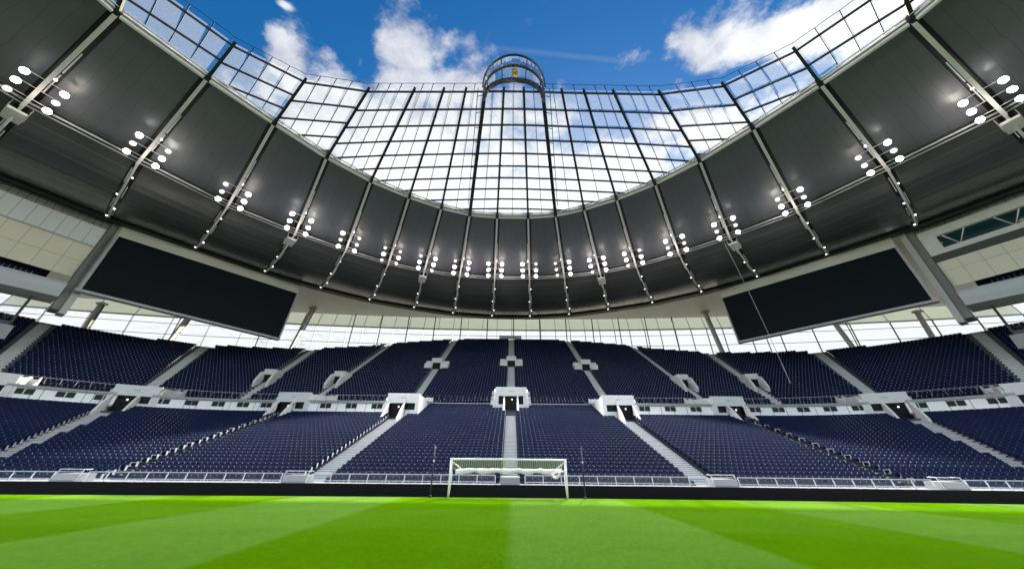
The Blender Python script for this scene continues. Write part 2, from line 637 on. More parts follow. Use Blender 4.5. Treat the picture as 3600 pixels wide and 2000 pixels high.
def usamples(umax, extra=()):
    s = set([0.0, XS, umax] + [float(e) for e in extra if e < umax])
    k = XS
    while k < umax:
        s.add(k); k += RR * radians(4)
    s |= set(np.arange(3.0, XS, 3.0).tolist())
    p = sorted(s)
    return [-x for x in reversed(p) if x > 0] + p


# ------------------------------------------------------------------ ground, pitch
def ground():
    mb = MB()
    nx, ny = 40, 2
    # flat grass sheet up to just behind the goal line, then the apron falls to the perimeter board
    xs = np.linspace(-90, 90, 61)
    ys = [-90, -40, 0, 10, 20, 24.45]
    def edge(x):
        return -FRONT_BOW * x * x * (1 if abs(x) < 60 else 0) - (FRONT_BOW * 3600 if abs(x) >= 60 else 0)
    for i in range(len(xs) - 1):
        for j in range(len(ys) - 1):
            q = []
            for a, b in ((i, j), (i + 1, j), (i + 1, j + 1), (i, j + 1)):
                yy = ys[b] + (edge(xs[a]) if b == len(ys) - 1 else 0)
                q.append((xs[a], yy, 0.0))
            mb.face(q)
    tag(mb.build('pitch', MT['grass']), kind='structure')
    mb = MB()
    for i in range(len(xs) - 1):
        a, b = xs[i], xs[i + 1]
        e0, e1 = edge(a), edge(b)
        mb.face(((a, 24.45 + e0, 0), (b, 24.45 + e1, 0), (b, 28.1 + e1, -0.34), (a, 28.1 + e0, -0.34)))
        mb.face(((a, 28.1 + e0, -0.34), (b, 28.1 + e1, -0.34), (b, 31.5, -0.34), (a, 31.5, -0.34)))
    tag(mb.build('apron_path', MT['ground']), kind='structure')
    mb = MB()
    mb.face(((-900, -900, -0.6), (900, -900, -0.6), (900, 900, -0.6), (-900, 900, -0.6)))
    tag(mb.build('ground', MT['ground']), kind='structure')
    return edge


edge = ground()


def perimeter_board():
    mb = MB()
    xs = np.linspace(-62, 62, 63)
    for a, b in zip(xs[:-1], xs[1:]):
        ya, yb = 28.2 + edge(a), 28.2 + edge(b)
        mb.hexa(((a, ya, -0.36), (b, yb, -0.36), (b, yb + 0.12, -0.36), (a, ya + 0.12, -0.36),
                 (a, ya, 0.5), (b, yb, 0.5), (b, yb + 0.12, 0.5), (a, ya + 0.12, 0.5)))
    o = mb.build('perimeter_board', MT['board'])
    tag(o, 'long matt black board running along the pitch edge behind the goal', 'perimeter board')


perimeter_board()


# ------------------------------------------------------------------ goal and poles
def goal():
    g = empty('football_goal', (-0.13, 24.2, 0), label='white football goal with its net rolled up under the crossbar', cat='goal')
    hw, ht, t = 3.66, 2.12, 0.12
    for sx in (-1, 1):
        mb = MB(); mb.tube(((sx * (hw + .06), 0, 0), (sx * (hw + .06), 0, ht)), t / 2, 10)
        mb.build('post', MT['goal'], g, True)
        mb = MB()
        mb.tube(((sx * (hw + .03), 0.03, 0.03), (sx * (hw - .03), 0.25, ht * .55), (sx * (hw + .02), 0.08, ht - .04)), 0.03, 6)
        mb.tube(((sx * (hw + .02), 0.06, ht - .12), (sx * (hw - .5), 1.5, 1.5)), 0.025, 6)
        mb.build('stay', MT['goal'], g, True)
    mb = MB(); mb.tube(((-hw - .12, 0, ht), (hw + .12, 0, ht)), t / 2, 10)
    mb.build('crossbar', MT['goal'], g, True)
    # netting that hangs back from the bar to the roll
    mb = MB()
    n, k = 30, 4
    def P(i, j):
        x = -hw + 2 * hw * i / n; f = j / k
        return (x, 0.05 + 1.55 * f, ht - 0.05 - (ht - 1.5) * f - 0.10 * sin(pi * f) - .03 * sin(i * 1.3) * f)
    for i in range(n):
        for j in range(k):
            mb.face((P(i, j), P(i + 1, j), P(i + 1, j + 1), P(i, j + 1)), 0,
                    [((a) * 2.0, b * 4.0) for a, b in ((i, j), (i + 1, j), (i + 1, j + 1), (i, j + 1))])
    mb.build('net', MT['net'], g)
    # rolled net: a lumpy white bundle tied along its length
    mb = MB()
    m = 60
    pts = []
    for i in range(m + 1):
        f = i / m; x = -hw + 0.05 + (2 * hw - .1) * f
        z = 1.46 - 0.05 * abs(sin(f * pi * 5.0)) - 0.02 * sin(f * 31)
        if f < .08:
            z -= 0.10 * (1 - f / .08)
        pts.append((x, 1.62 + .03 * sin(f * 19), z))
    mb.tube(pts, lambda f: 0.115 + 0.055 * abs(sin(f * pi * 5.0 + .4)) + 0.015 * sin(f * 57), 8)
    # the end that has slipped down on one side
    pts = []
    for i in range(17):
        f = i / 16
        pts.append((hw - 0.85 + 0.82 * f, 1.55 - .75 * f * f, 1.46 - 0.52 * sin(pi * min(1, f * 1.15)) * (0.55 + .45 * f)))
    mb.tube(pts, lambda f: 0.10 - 0.035 * f, 8)
    mb.build('net_roll', MT['netroll'], g, True)


goal()


def net_pole(x, y, label):
    t = empty('net_pole', (x, y, 0), label=label, cat='pole', group='poles beside the goal')
    mb = MB(); mb.tube(((0, 0, 0), (0, 0, 2.9)), 0.045, 8); mb.build('shaft', MT['navy'], t, True)
    mb = MB(); mb.ball((0, -.05, 2.0), 0.055, 8, 6); mb.build('pulley', MT['goal'], t, True)
    mb = MB(); mb.tube(((0, 0, 0.0), (0, 0, 0.10)), 0.07, 8); mb.build('ground_socket', MT['navy'], t, True)


net_pole(-4.98, 24.25, 'slim navy pole standing beside the left post of the white goal')
net_pole(4.70, 24.25, 'slim navy pole standing beside the right post of the white goal')


# ------------------------------------------------------------------ grandstand
gs = empty('grandstand', (0, 0, 0), label='huge two level banked grandstand of pale concrete behind the goal', cat='grandstand')


def terraces():
    us = usamples(UEND, (MIDU, 16.25, 17, 27, 33, A3, A4, A5))
    # lower bank
    mb = MB()
    zprev = -0.34
    for i, r in enumerate(LOW_MID):
        z = zl(r)
        for a, b in zip(us[:-1], us[1:]):
            if i >= len(LOW_RHO) and max(abs(a), abs(b)) > MIDU + .01:
                continue
            r0, r1 = r - 0.4, r + 0.4
            mb.face((pt(r0, a, zprev), pt(r0, b, zprev), pt(r0, b, z), pt(r0, a, z)))
            mb.face((pt(r0, a, z), pt(r0, b, z), pt(r1, b, z), pt(r1, a, z)))
        zprev = z
    mb.build('terrace', MT['terrace'], gs)
    # upper bank
    mb = MB()
    zprev = zu(UP_RHO[0]) - 1.6
    for i, r in enumerate(UP_RHO):
        z = zu(r)
        for a, b in zip(us[:-1], us[1:]):
            um = (a + b) / 2
            if r > rtop(um):
                continue
            r0, r1 = r - 0.4, r + 0.4
            mb.face((pt(r0, a, zprev), pt(r0, b, zprev), pt(r0, b, z), pt(r0, a, z)))
            last = r + 0.8 > rtop(um)
            r1 = r1 + (1.6 if last else 0)
            mb.face((pt(r0, a, z), pt(r0, b, z), pt(r1, b, z), pt(r1, a, z)))
            if last:
                mb.face((pt(r1, a, z), pt(r1, b, z), pt(r1, b, 0), pt(r1, a, 0)))
        zprev = z
    mb.build('terrace', MT['terrace'], gs)
    # walkway behind the window wall, its floor and the low white edge in the middle block
    mb = MB()
    for a, b in zip(us[:-1], us[1:]):
        m = abs((a + b) / 2)
        if m > MIDU:
            mb.face((pt(51.3, a, 9.3), pt(51.3, b, 9.3), pt(57.3, b, 9.6), pt(57.3, a, 9.6)))
        else:
            mb.face((pt(56.6, a, 9.3), pt(56.6, b, 9.3), pt(57.3, b, 9.3), pt(57.3, a, 9.3)))
            mb.hexa([pt(56.75, a, 9.2), pt(56.75, b, 9.2), pt(56.9, b, 9.2), pt(56.9, a, 9.2),
                     pt(56.75, a, 10.5), pt(56.75, b, 10.5), pt(56.9, b, 10.5), pt(56.9, a, 10.5)])
    for s in (-1, 1):
        mb.face((pt(50.8, s * MIDU, 7.5), pt(57, s * MIDU, 7.5), pt(57, s * MIDU, 10.4), pt(50.8, s * MIDU, 10.0)))
    mb.build('walkway', MT['white'], gs)


terraces()


def stairs():
    def flight(rhos, zf, u, z0, W=0.70):
        mb = MB()
        zp = z0
        for r in rhos:
            z = zf(r)
            F = frame(r, u, 0)
            mb.hexa([F @ Vector(q) for q in ((-W, -.81, zp - .02), (W, -.81, zp - .02), (W, -.4, zp - .02), (-W, -.4, zp - .02),
                                             (-W, -.81, (z + zp) / 2), (W, -.81, (z + zp) / 2), (W, -.4, (z + zp) / 2), (-W, -.4, (z + zp) / 2))])
            mb.hexa([F @ Vector(q) for q in ((-W, -.415, zp), (W, -.415, zp), (W, -.03, zp), (-W, -.03, zp),
                                             (-W, -.415, z + .006), (W, -.415, z + .006), (W, -.03, z + .006), (-W, -.03, z + .006))])
            for yy, zz in ((-.415, z), (-.815, (z + zp) / 2)):
                mb.hexa([F @ Vector(q) for q in ((-W, yy - .012, zz - .03), (W, yy - .012, zz - .03), (W, yy + .05, zz - .03), (-W, yy + .05, zz - .03),
                                                 (-W, yy - .012, zz + .012), (W, yy - .012, zz + .012), (W, yy + .05, zz + .012), (-W, yy + .05, zz + .012))], 1)
            zp = z
        mb.build('stair', [MT['stair'], MT['mull']], gs)
    for a in low_aisles:
        for s in ((1,) if a == 0 else (-1, 1)):
            flight(LOW_RHO[:-1] if abs(a) > 1 else LOW_MID[:28], zl, s * a, -.2, LOWW[a] - .12)
    for a in up_aisles:
        for s in ((1,) if a == 0 else (-1, 1)):
            flight([r for r in UP_RHO if r <= rtop(a)], zu, s * a, zu(UP_RHO[0]) - .5)
    # hand rails and glass along the upper stairs
    for a in up_aisles[1:]:
        for s in (-1, 1):
            mb = MB()
            u = s * (a + .78)
            rr = [r for r in UP_RHO if r <= rtop(a)]
            for r in rr[4::3]:
                p = pt(r, u, zu(r)); mb.tube((p, p + Vector((0, 0, 1.0))), 0.03, 5)
            mb.tube([pt(r, u, zu(r) + 1.0) for r in rr[4:]], 0.03, 5)
            mb.build('handrail', MT['mull'], gs)
    # steps between the seats of the lower bank carry short white rails
    for a in low_aisles[2:3]:
        for s in (-1, 1):
            for r in LOW_RHO[1:-2:2]:
                mb = MB()
                F = frame(r, s * (a - .0), zl(r))
                mb.tube([F @ Vector(q) for q in ((-.28, -.2, .5), (-.28, -.2, .85), (.28, -.2, .85), (.28, -.2, 0.6))], 0.024, 5)
                mb.build('handrail', MT['column'], gs)


stairs()


def portal_big(u, rho, wide=2.2, mid=False, out=1):
    """concrete mouth of a stairway; the doorway of the outer ones sits towards the corner with one window beside it"""
    F = frame(rho, u, 0)
    zb = zl(rho - 1.2) + .35
    zt = zb + (3.35 if not mid else 3.7)
    mb = MB()
    dw = wide / 2
    top0 = zt - 1.25
    xd = 0.0 if mid else out * .85           # middle of the doorway
    HW = 2.45 if mid else 2.35
    L, R = -HW, HW
    def B(x0, x1, y0, y1, z0, z1, m=mb):
        x0, x1 = sorted((x0, x1))
        m.hexa([F @ Vector(q) for q in ((x0, y0, z0), (x1, y0, z0), (x1, y1, z0), (x0, y1, z0), (x0, y0, z1), (x1, y0, z1), (x1, y1, z1), (x0, y1, z1))])
    B(L, R, 0, 5.2, top0, zt)
    holes = []
    if mid:
        holes = [(-2.0, -dw - .2), (dw + .2, 2.0)]
        B(L, -2.0, 0, 5.2, zb - .2, top0); B(2.0, R, 0, 5.2, zb - .2, top0)
    else:
        holes = [tuple(sorted((xd - out * (dw + .25), -out * 1.85)))]
        B(-out * 1.85, -out * HW, 0, 5.2, zb - .2, top0)
        B(xd + out * dw, out * HW, 0, 5.2, zb - .2, top0)
    for sg in (-1, 1):
        x0, x1 = sorted((xd + sg * dw, xd + sg * (dw + .25)))
        B(x0, x1, -.2, 5.2, zb - .8, top0)
        # cheeks that slope down beside the stair
        prof = [(-2.5, zb - 1.2), (0.0, zb - .4), (0.0, zb + 1.95), (-.35, zb + 1.9), (-1.3, zb + 1.0), (-2.5, zb - .35)]
        mb.prism(prof, x0, x1, 0, F)
        # wing walls following the rake of the upper rows
        wx = sg * (R + .02)
        prof = [(-0.05, zb + .1), (6.2, zb + .1), (6.2, zt + .8), (4.9, zt + .4), (1.4, zt + .05), (0.3, zt - .6), (-0.05, zb + 1.9)]
        x0, x1 = sorted((wx, wx + sg * .3))
        if mid or abs(u) > 20 or sg == out:
            mb.prism(prof, x0, x1, 0, F)
        # steps and low blocks against the seats on either side
        if mid:
            for j in range(3):
                B(sg * 2.8, sg * 3.35, 1.0 + 1.3 * j, 5.0, zb + .6, zb + 1.3 + .85 * j)
        elif abs(u) > 20 or sg == out:
            x0, x1 = sorted((sg * (HW + .35), sg * (HW + .95)))
            for j in range(6):
                B(x0, x1, 1.2 + .7 * j, 6.2, zb + .6, zb + 1.0 + .40 * j)
            x0, x1 = sorted((sg * (HW + .95), sg * (HW + 1.1)))
            prof = [(1.0, zb + 1.0), (6.2, zb + 1.0), (6.2, zt + .9), (1.0, zb + 1.9)]
            mb.prism(prof, x0, x1, 0, F)
    for x0, x1 in holes:
        B(x0, x1, 0.02, .25, zb - .2, zb + 1.15)
    B(L - .1, R + .1, .1, .35, zt, zt + .14)
    B(L - .9, R + .9, 5.0, 5.3, zt - .3, zt + .35)
    p = mb.build('entrance_portal', MT['white'], gs)
    md = MB()
    B(xd - dw, xd + dw, .5, 5.0, zb - .6, top0 - .01, md)
    md.build('doorway', MT['void'], p)  # solid block, the shade of the opening put into its colour
    for x0, x1 in holes:
        ms = MB()
        B(x0, x1, .45, .65, zb + .9, top0 - .01, ms)
        ms.build('side_window', MT['winglass'], p)
    ml = MB()
    ml.ball(F @ Vector((xd + .2, .42, top0 - .5)), 0.10, 8, 6)
    ml.build('door_lamp', MT['small'], p, True)
    mg = MB()
    for k in range(3):
        B(-.34 + k * .25, -.16 + k * .25, -.012, .0, zt - .62, zt - .42, mg)
    mg.build('block_sign', MT['column'], p)


portal_big(0, 55.0, 1.9, True)
for s in (-1, 1):
    portal_big(s * 16.0, 51.0, 2.0, False, s)
    portal_big(s * 32.4, 51.0, 2.0, False, s)
    portal_big(s * (A4 - 1.6), 51.0, 2.4, False, s)
    portal_big(s * (A5 - 1.0), 51.0, 2.4, False, s)


def portal_small(u, rho, wings=True):
    F = frame(rho, u, 0)
    zb = zu(rho) + .55
    mb = MB()
    B = lambda x0, x1, y0, y1, z0, z1: mb.hexa([F @ Vector(q) for q in (
        (x0, y0, z0), (x1, y0, z0), (x1, y1, z0), (x0, y1, z0), (x0, y0, z1), (x1, y0, z1), (x1, y1, z1), (x0, y1, z1))])
    B(-1.05, 1.05, 0, 2.3, zb + 1.15, zb + 2.15)
    for s in (-1, 1):
        x0, x1 = sorted((s * .85, s * 1.05))
        B(x0, x1, 0, 2.3, zb - .5, zb + 1.15)
        x0, x1 = sorted((s * 1.05, s * (2.5 if wings else 1.9)))
        if wings:
            B(x0, x1, -.3, 1.4, zb - .1, zb + .95)
            B(x0, x1, 1.0, 2.3, zb + .95, zb + 1.75)
        else:
            pr = [(-2.2, zb - 1.6), (2.6, zb + .6), (2.6, zb + 2.3), (.2, zb + 1.7), (-.8, zb + 1.3), (-2.2, zb - .6)]
            xa, xb = sorted((s * .9, s * 1.25))
            mb.prism(pr, xa, xb, 0, F)
    p = mb.build('entrance_portal', MT['white'], gs)
    md = MB()
    md.hexa([F @ Vector(q) for q in ((-.85, .25, zb - .4), (.85, .25, zb - .4), (.85, 2.2, zb - .4), (-.85, 2.2, zb - .4),
                                     (-.85, .25, zb + 1.14), (.85, .25, zb + 1.14), (.85, 2.2, zb + 1.14), (-.85, 2.2, zb + 1.14))])
    md.build('doorway', MT['void'], p)


SMALL = [(0, 72.4, True), (16.25, 70.8, True), (33.0, 63.6, False), (A3, 63.6, False)]
for u, r, wg in SMALL:
    for s in ((1,) if u == 0 else (-1, 1)):
        portal_small(s * u, r, wg)


def window_wall():
    """white panelled wall between the banks, with a pale ledge on top and pairs of dark windows"""
    gaps = [(13.6, 18.4), (30.0, 34.8), (A4 - 1.6 - 1.95, A4 - 1.6 + 1.95), (A5 - 1 - 1.95, A5 - 1 + 1.95)]
    r = 51.15
    z0, z1 = 8.15, 9.55
    pos = [g[1] for g in gaps]; nxt = [g[0] for g in gaps[1:]] + [UEND]
    for s in (-1, 1):
        for a, b in zip(pos, nxt):
            mw, mc = MB(), MB()
            n = max(2, int(abs(b - a) / 1.5))
            uu = [s * (a + (b - a) * i / n) for i in range(n + 1)]
            d = 0.0
            for i in range(n):
                p0, p1 = (uu[i], uu[i + 1]) if s > 0 else (uu[i + 1], uu[i])
                A, Bq = pt(r, p0, z0), pt(r, p1, z0)
                ln = (A - Bq).length
                C, D = pt(r + .12, p1, z1), pt(r + .12, p0, z1)
                mw.face((A, Bq, C, D), 0, ((d, 0), (d + ln, 0), (d + ln, 1.4), (d, 1.4)))
                d += ln
                mc.hexa([pt(r - .1, p0, z1), pt(r - .1, p1, z1), pt(r + 2.2, p1, z1), pt(r + 2.2, p0, z1),
                         pt(r - .1, p0, z1 + .3), pt(r - .1, p1, z1 + .3), pt(r + 2.2, p1, z1 + .38), pt(r + 2.2, p0, z1 + .38)])
                mc.hexa([pt(r - .25, p0, z0 - .12), pt(r - .25, p1, z0 - .12), pt(r + .05, p1, z0 - .12), pt(r + .05, p0, z0 - .12),
                         pt(r - .25, p0, z0 + .1), pt(r - .25, p1, z0 + .1), pt(r + .05, p1, z0 + .1), pt(r + .05, p0, z0 + .1)])
            mw.build('window_wall', MT['bandw'], gs)
            mc.build('ledge', MT['cap'], gs)
            k = 1.4
            while k < abs(b - a) - 1.2:
                F = frame(r, s * (a + k), 0)
                f = MB()
                for xo in (-.42, .42):
                    f.hexa([F @ Vector(q) for q in ((xo - .36, -.02, 8.78), (xo + .36, -.02, 8.78), (xo + .36, .2, 8.78), (xo - .36, .2, 8.78),
                                                    (xo - .36, .04, 9.42), (xo + .36, .04, 9.42), (xo + .36, .2, 9.42), (xo - .36, .2, 9.42))])
                f.build('window', MT['winglass'], gs)
                k += 3.8
    # low glass rail in front of the upper bank, with posts
    m = MB()
    us = usamples(UEND)
    for a, b in zip(us[:-1], us[1:]):
        rr = 57.0
        p, q = pt(rr, a, 10.9), pt(rr, b, 10.9)
        if abs(a) > MIDU + 4 or abs(b) > MIDU + 4:
            m.beam(p + Vector((0, 0, .72)), q + Vector((0, 0, .72)), .045, .045)
        nn = max(1, int((q - p).length / 1.0))
        for i in range(nn):
            c = p + (q - p) * i / nn
            if abs(c.x) > 3.5:
                m.beam(c, c + Vector((0, 0, .72)), .03, .03)
    m.build('handrail', MT['column'], gs)


window_wall()


# ------------------------------------------------------------------ seats
def seat_mb():
    mb = MB()
    w = 0.25
    # back shell: curved across and leaning back, rounded top corners
    rows = [(-.02, .40, 1.0), (.03, .62, 1.0), (.09, .80, .97), (.11, .86, .82)]
    cols = [-1, 0, 1]
    def P(i, j, off=0.0):
        y, z, k = rows[i]
        return (cols[j] * w * k, .06 + y + off - .035 * abs(cols[j]), z)
    for i in range(3):
        for j in range(2):
            mb.face((P(i, j), P(i, j + 1), P(i + 1, j + 1), P(i + 1, j)))
    for j in range(2):
        mb.face((P(3, j), P(3, j + 1), P(3, j + 1, .04), P(3, j, .04)))
    for i in range(3):
        for j in (0, 2):
            mb.face((P(i, j), P(i + 1, j), P(i + 1, j, .04), P(i, j, .04)))
    # folded seat pan in front of the back
    a = [(-w * .92, -.075, .30), (w * .92, -.075, .30), (w * .92, .0, .30), (-w * .92, .0, .30),
         (-w * .92, -.10, .66), (w * .92, -.10, .66), (w * .92, -.02, .68), (-w * .92, -.02, .68)]
    mb.hexa(a)
    # bracket at one side
    mb.box((w + .010, -.03, .42), (.020, .19, .40), 1)
    return mb


SEAT = seat_mb()
SEAT_ME = SEAT.mesh('seat', [MT['seat'], MT['bracket']])
SV = np.array(SEAT.v); SF = SEAT.f; SMI = SEAT.m
block_names_low = ['between the centre stair and the first stair', 'between the first and second stairs', 'between the second stair and the corner stair', 'beyond the corner stair', 'beyond the last stair']


def project(p):
    zc = p[1] * cos(PITCH) + (p[2] - EYE) * sin(PITCH)
    v = (-p[1] * sin(PITCH) + (p[2] - EYE) * cos(PITCH)) / zc
    u = p[0] / zc
    c, s = cos(ROLL), sin(ROLL)
    u, v = u * c + v * s, -u * s + v * c
    return 1800 + u * FPX, 1000 - v * FPX, zc


def seats():
    allp = []      # (x, y, z, f, tier, side, block, row)
    def row(r, z, aisles, foot, tier, i):
        edges = [a for a in aisles] + [UEND + .8]
        for s in (-1, 1):
            for b in range(len(edges) - 1):
                ga, gb = (LOWW.get(edges[b], .86), LOWW.get(edges[b + 1], .86)) if tier == 0 else (.86, .86)
                u0, u1 = edges[b] + ga, edges[b + 1] - gb
                scale = 1.0
                if u0 >= XS:
                    scale = (r - YC) / RR
                # walk along the row in true length
                u = u0 + .26 / scale
                while u < u1 - .2:
                    if not any(f0 < u < f1 and r0 < r < r1 for f0, f1, r0, r1 in foot):
                        if tier == 0 or r <= rtop(u) - .3:
                            x, y, f = plan(r, s * u)
                            allp.append((x, y + 0, z, f, tier, s, b, i))
                    sc = 1.0 if u < XS else (r - YC) / RR
                    u += .52 / sc
    foot = [(0, 2.9, 53.9, 62), (13.3, 18.6, 50.2, 57.5), (29.8, 35.0, 50.9, 57.5)]
    for i, r in enumerate(LOW_MID):
        if i < len(LOW_RHO):
            row(r, zl(r), low_aisles, foot, 0, i)
        else:
            row(r, zl(r), [0, MIDU + .2 - 0.0], foot, 0, i)
    allq = [p for p in allp if not (p[7] >= len(LOW_RHO) and abs(p[0]) > MIDU - .3)]
    allp.clear(); allp.extend(allq)
    footu = [(0, 3.6, 50, 60.6), (12.3, 19.7, 50, 58.0), (28.7, 36.1, 50, 58.0), (A4 - 4.6, A4 + 1.4, 50, 58.0), (A5 - 4, A5 + 2, 50, 58.0)]
    for u, r, wg in SMALL:
        h = 2.7 if wg else 1.4
        footu.append((max(-.1, u - h), u + h, r - (.8 if wg else 2.4), r + 2.7))
    for i, r in enumerate(UP_RHO):
        row(r, zu(r), up_aisles, footu, 1, i)
    # the 300 that show largest, taken as whole stretches of row
    seg = {}
    for k, p in enumerate(allp):
        px, py, zc = project((p[0], p[1], p[2] + .6))
        if p[4] == 0 and 4 < px < 3596 and 0 < py < 2000:
            n = (-sin(p[3]), -cos(p[3]))
            d = Vector((p[0], p[1], p[2] + .6 - EYE))
            area = max(0, -(n[0] * d.x + n[1] * d.y)) / zc ** 3
            seg.setdefault((p[5], p[6], p[7]), []).append((area, k))
    order = sorted(seg, key=lambda q: -float(np.mean([a for a, _ in seg[q]])))
    chosen, tot = {}, 0
    for q in order:
        n = len(seg[q])
        if q[2] == 0 or tot + n > 300:
            continue
        chosen[q] = [k for _, k in seg[q]]; tot += n
        if tot > 292:
            break
    used = set(k for v in chosen.values() for k in v)
    ords = ['front', 'second', 'third', 'fourth', 'fifth', 'sixth', 'seventh', 'eighth', 'ninth', 'tenth', 'eleventh', 'twelfth', 'thirteenth', 'fourteenth', 'fifteenth',
            'sixteenth', 'seventeenth', 'eighteenth', 'nineteenth', 'twentieth', 'twenty-first', 'twenty-second', 'twenty-third', 'twenty-fourth', 'twenty-fifth', 'twenty-sixth']
    for q, ks in chosen.items():
        side = 'right' if q[0] > 0 else 'left'
        where = ['centre stair', 'first stair', 'second stair', 'corner stair', 'last stair'][q[1]]
        if q[1] == 0:
            wtxt = 'just %s of the centre stair' % side
        else:
            wtxt = 'outside the %s on the %s' % (where, side)
        for k in ks:
            p = allp[k]
            o = bpy.data.objects.new('seat', SEAT_ME)
            COL.objects.link(o)
            o.matrix_world = Matrix.Translation((p[0], p[1], p[2])) @ Matrix.Rotation(-p[3], 4, 'Z')
            tag(o, 'navy folding seat, %s row of the lower bank, %s' % (ords[q[2]], wtxt), 'seat',
                'seats in the %s row %s' % (ords[q[2]], wtxt))
    # all the other seats as one mass
    rest = [p for k, p in enumerate(allp) if k not in used]
    P = np.array([(p[0], p[1], p[2], p[3]) for p in rest])
    nv = len(SV)
    c, s = np.cos(-P[:, 3])[:, None], np.sin(-P[:, 3])[:, None]
    X = SV[None, :, 0] * c - SV[None, :, 1] * s + P[:, 0][:, None]
    Y = SV[None, :, 0] * s + SV[None, :, 1] * c + P[:, 1][:, None]
    Z = SV[None, :, 2] + P[:, 2][:, None]
    V = np.stack([X, Y, Z], -1).reshape(-1, 3)
    me = bpy.data.meshes.new('seat_rows')
    lens = np.array([len(f) for f in SF]); flat = np.concatenate([np.array(f) for f in SF])
    N = len(P)
    loops = (flat[None, :] + (np.arange(N) * nv)[:, None]).ravel()
    tots = np.tile(lens, N)
    starts = np.concatenate([[0], np.cumsum(tots)[:-1]])
    me.vertices.add(len(V)); me.vertices.foreach_set('co', V.ravel())
    me.loops.add(len(loops)); me.loops.foreach_set('vertex_index', loops.astype(np.int32))
    me.polygons.add(len(tots)); me.polygons.foreach_set('loop_start', starts.astype(np.int32))
    me.materials.append(MT['seat']); me.materials.append(MT['bracket'])
    me.polygons.foreach_set('material_index', np.tile(np.array(SMI), N).astype(np.int32))
    me.update(calc_edges=True)
    o = bpy.data.objects.new('seat_rows', me); COL.objects.link(o)
    tag(o, 'thousands of navy folding seats filling both banks of the grandstand', 'seats', kind='stuff')
    print('seats', len(allp), 'individual', tot, 'verts', len(V))


seats()


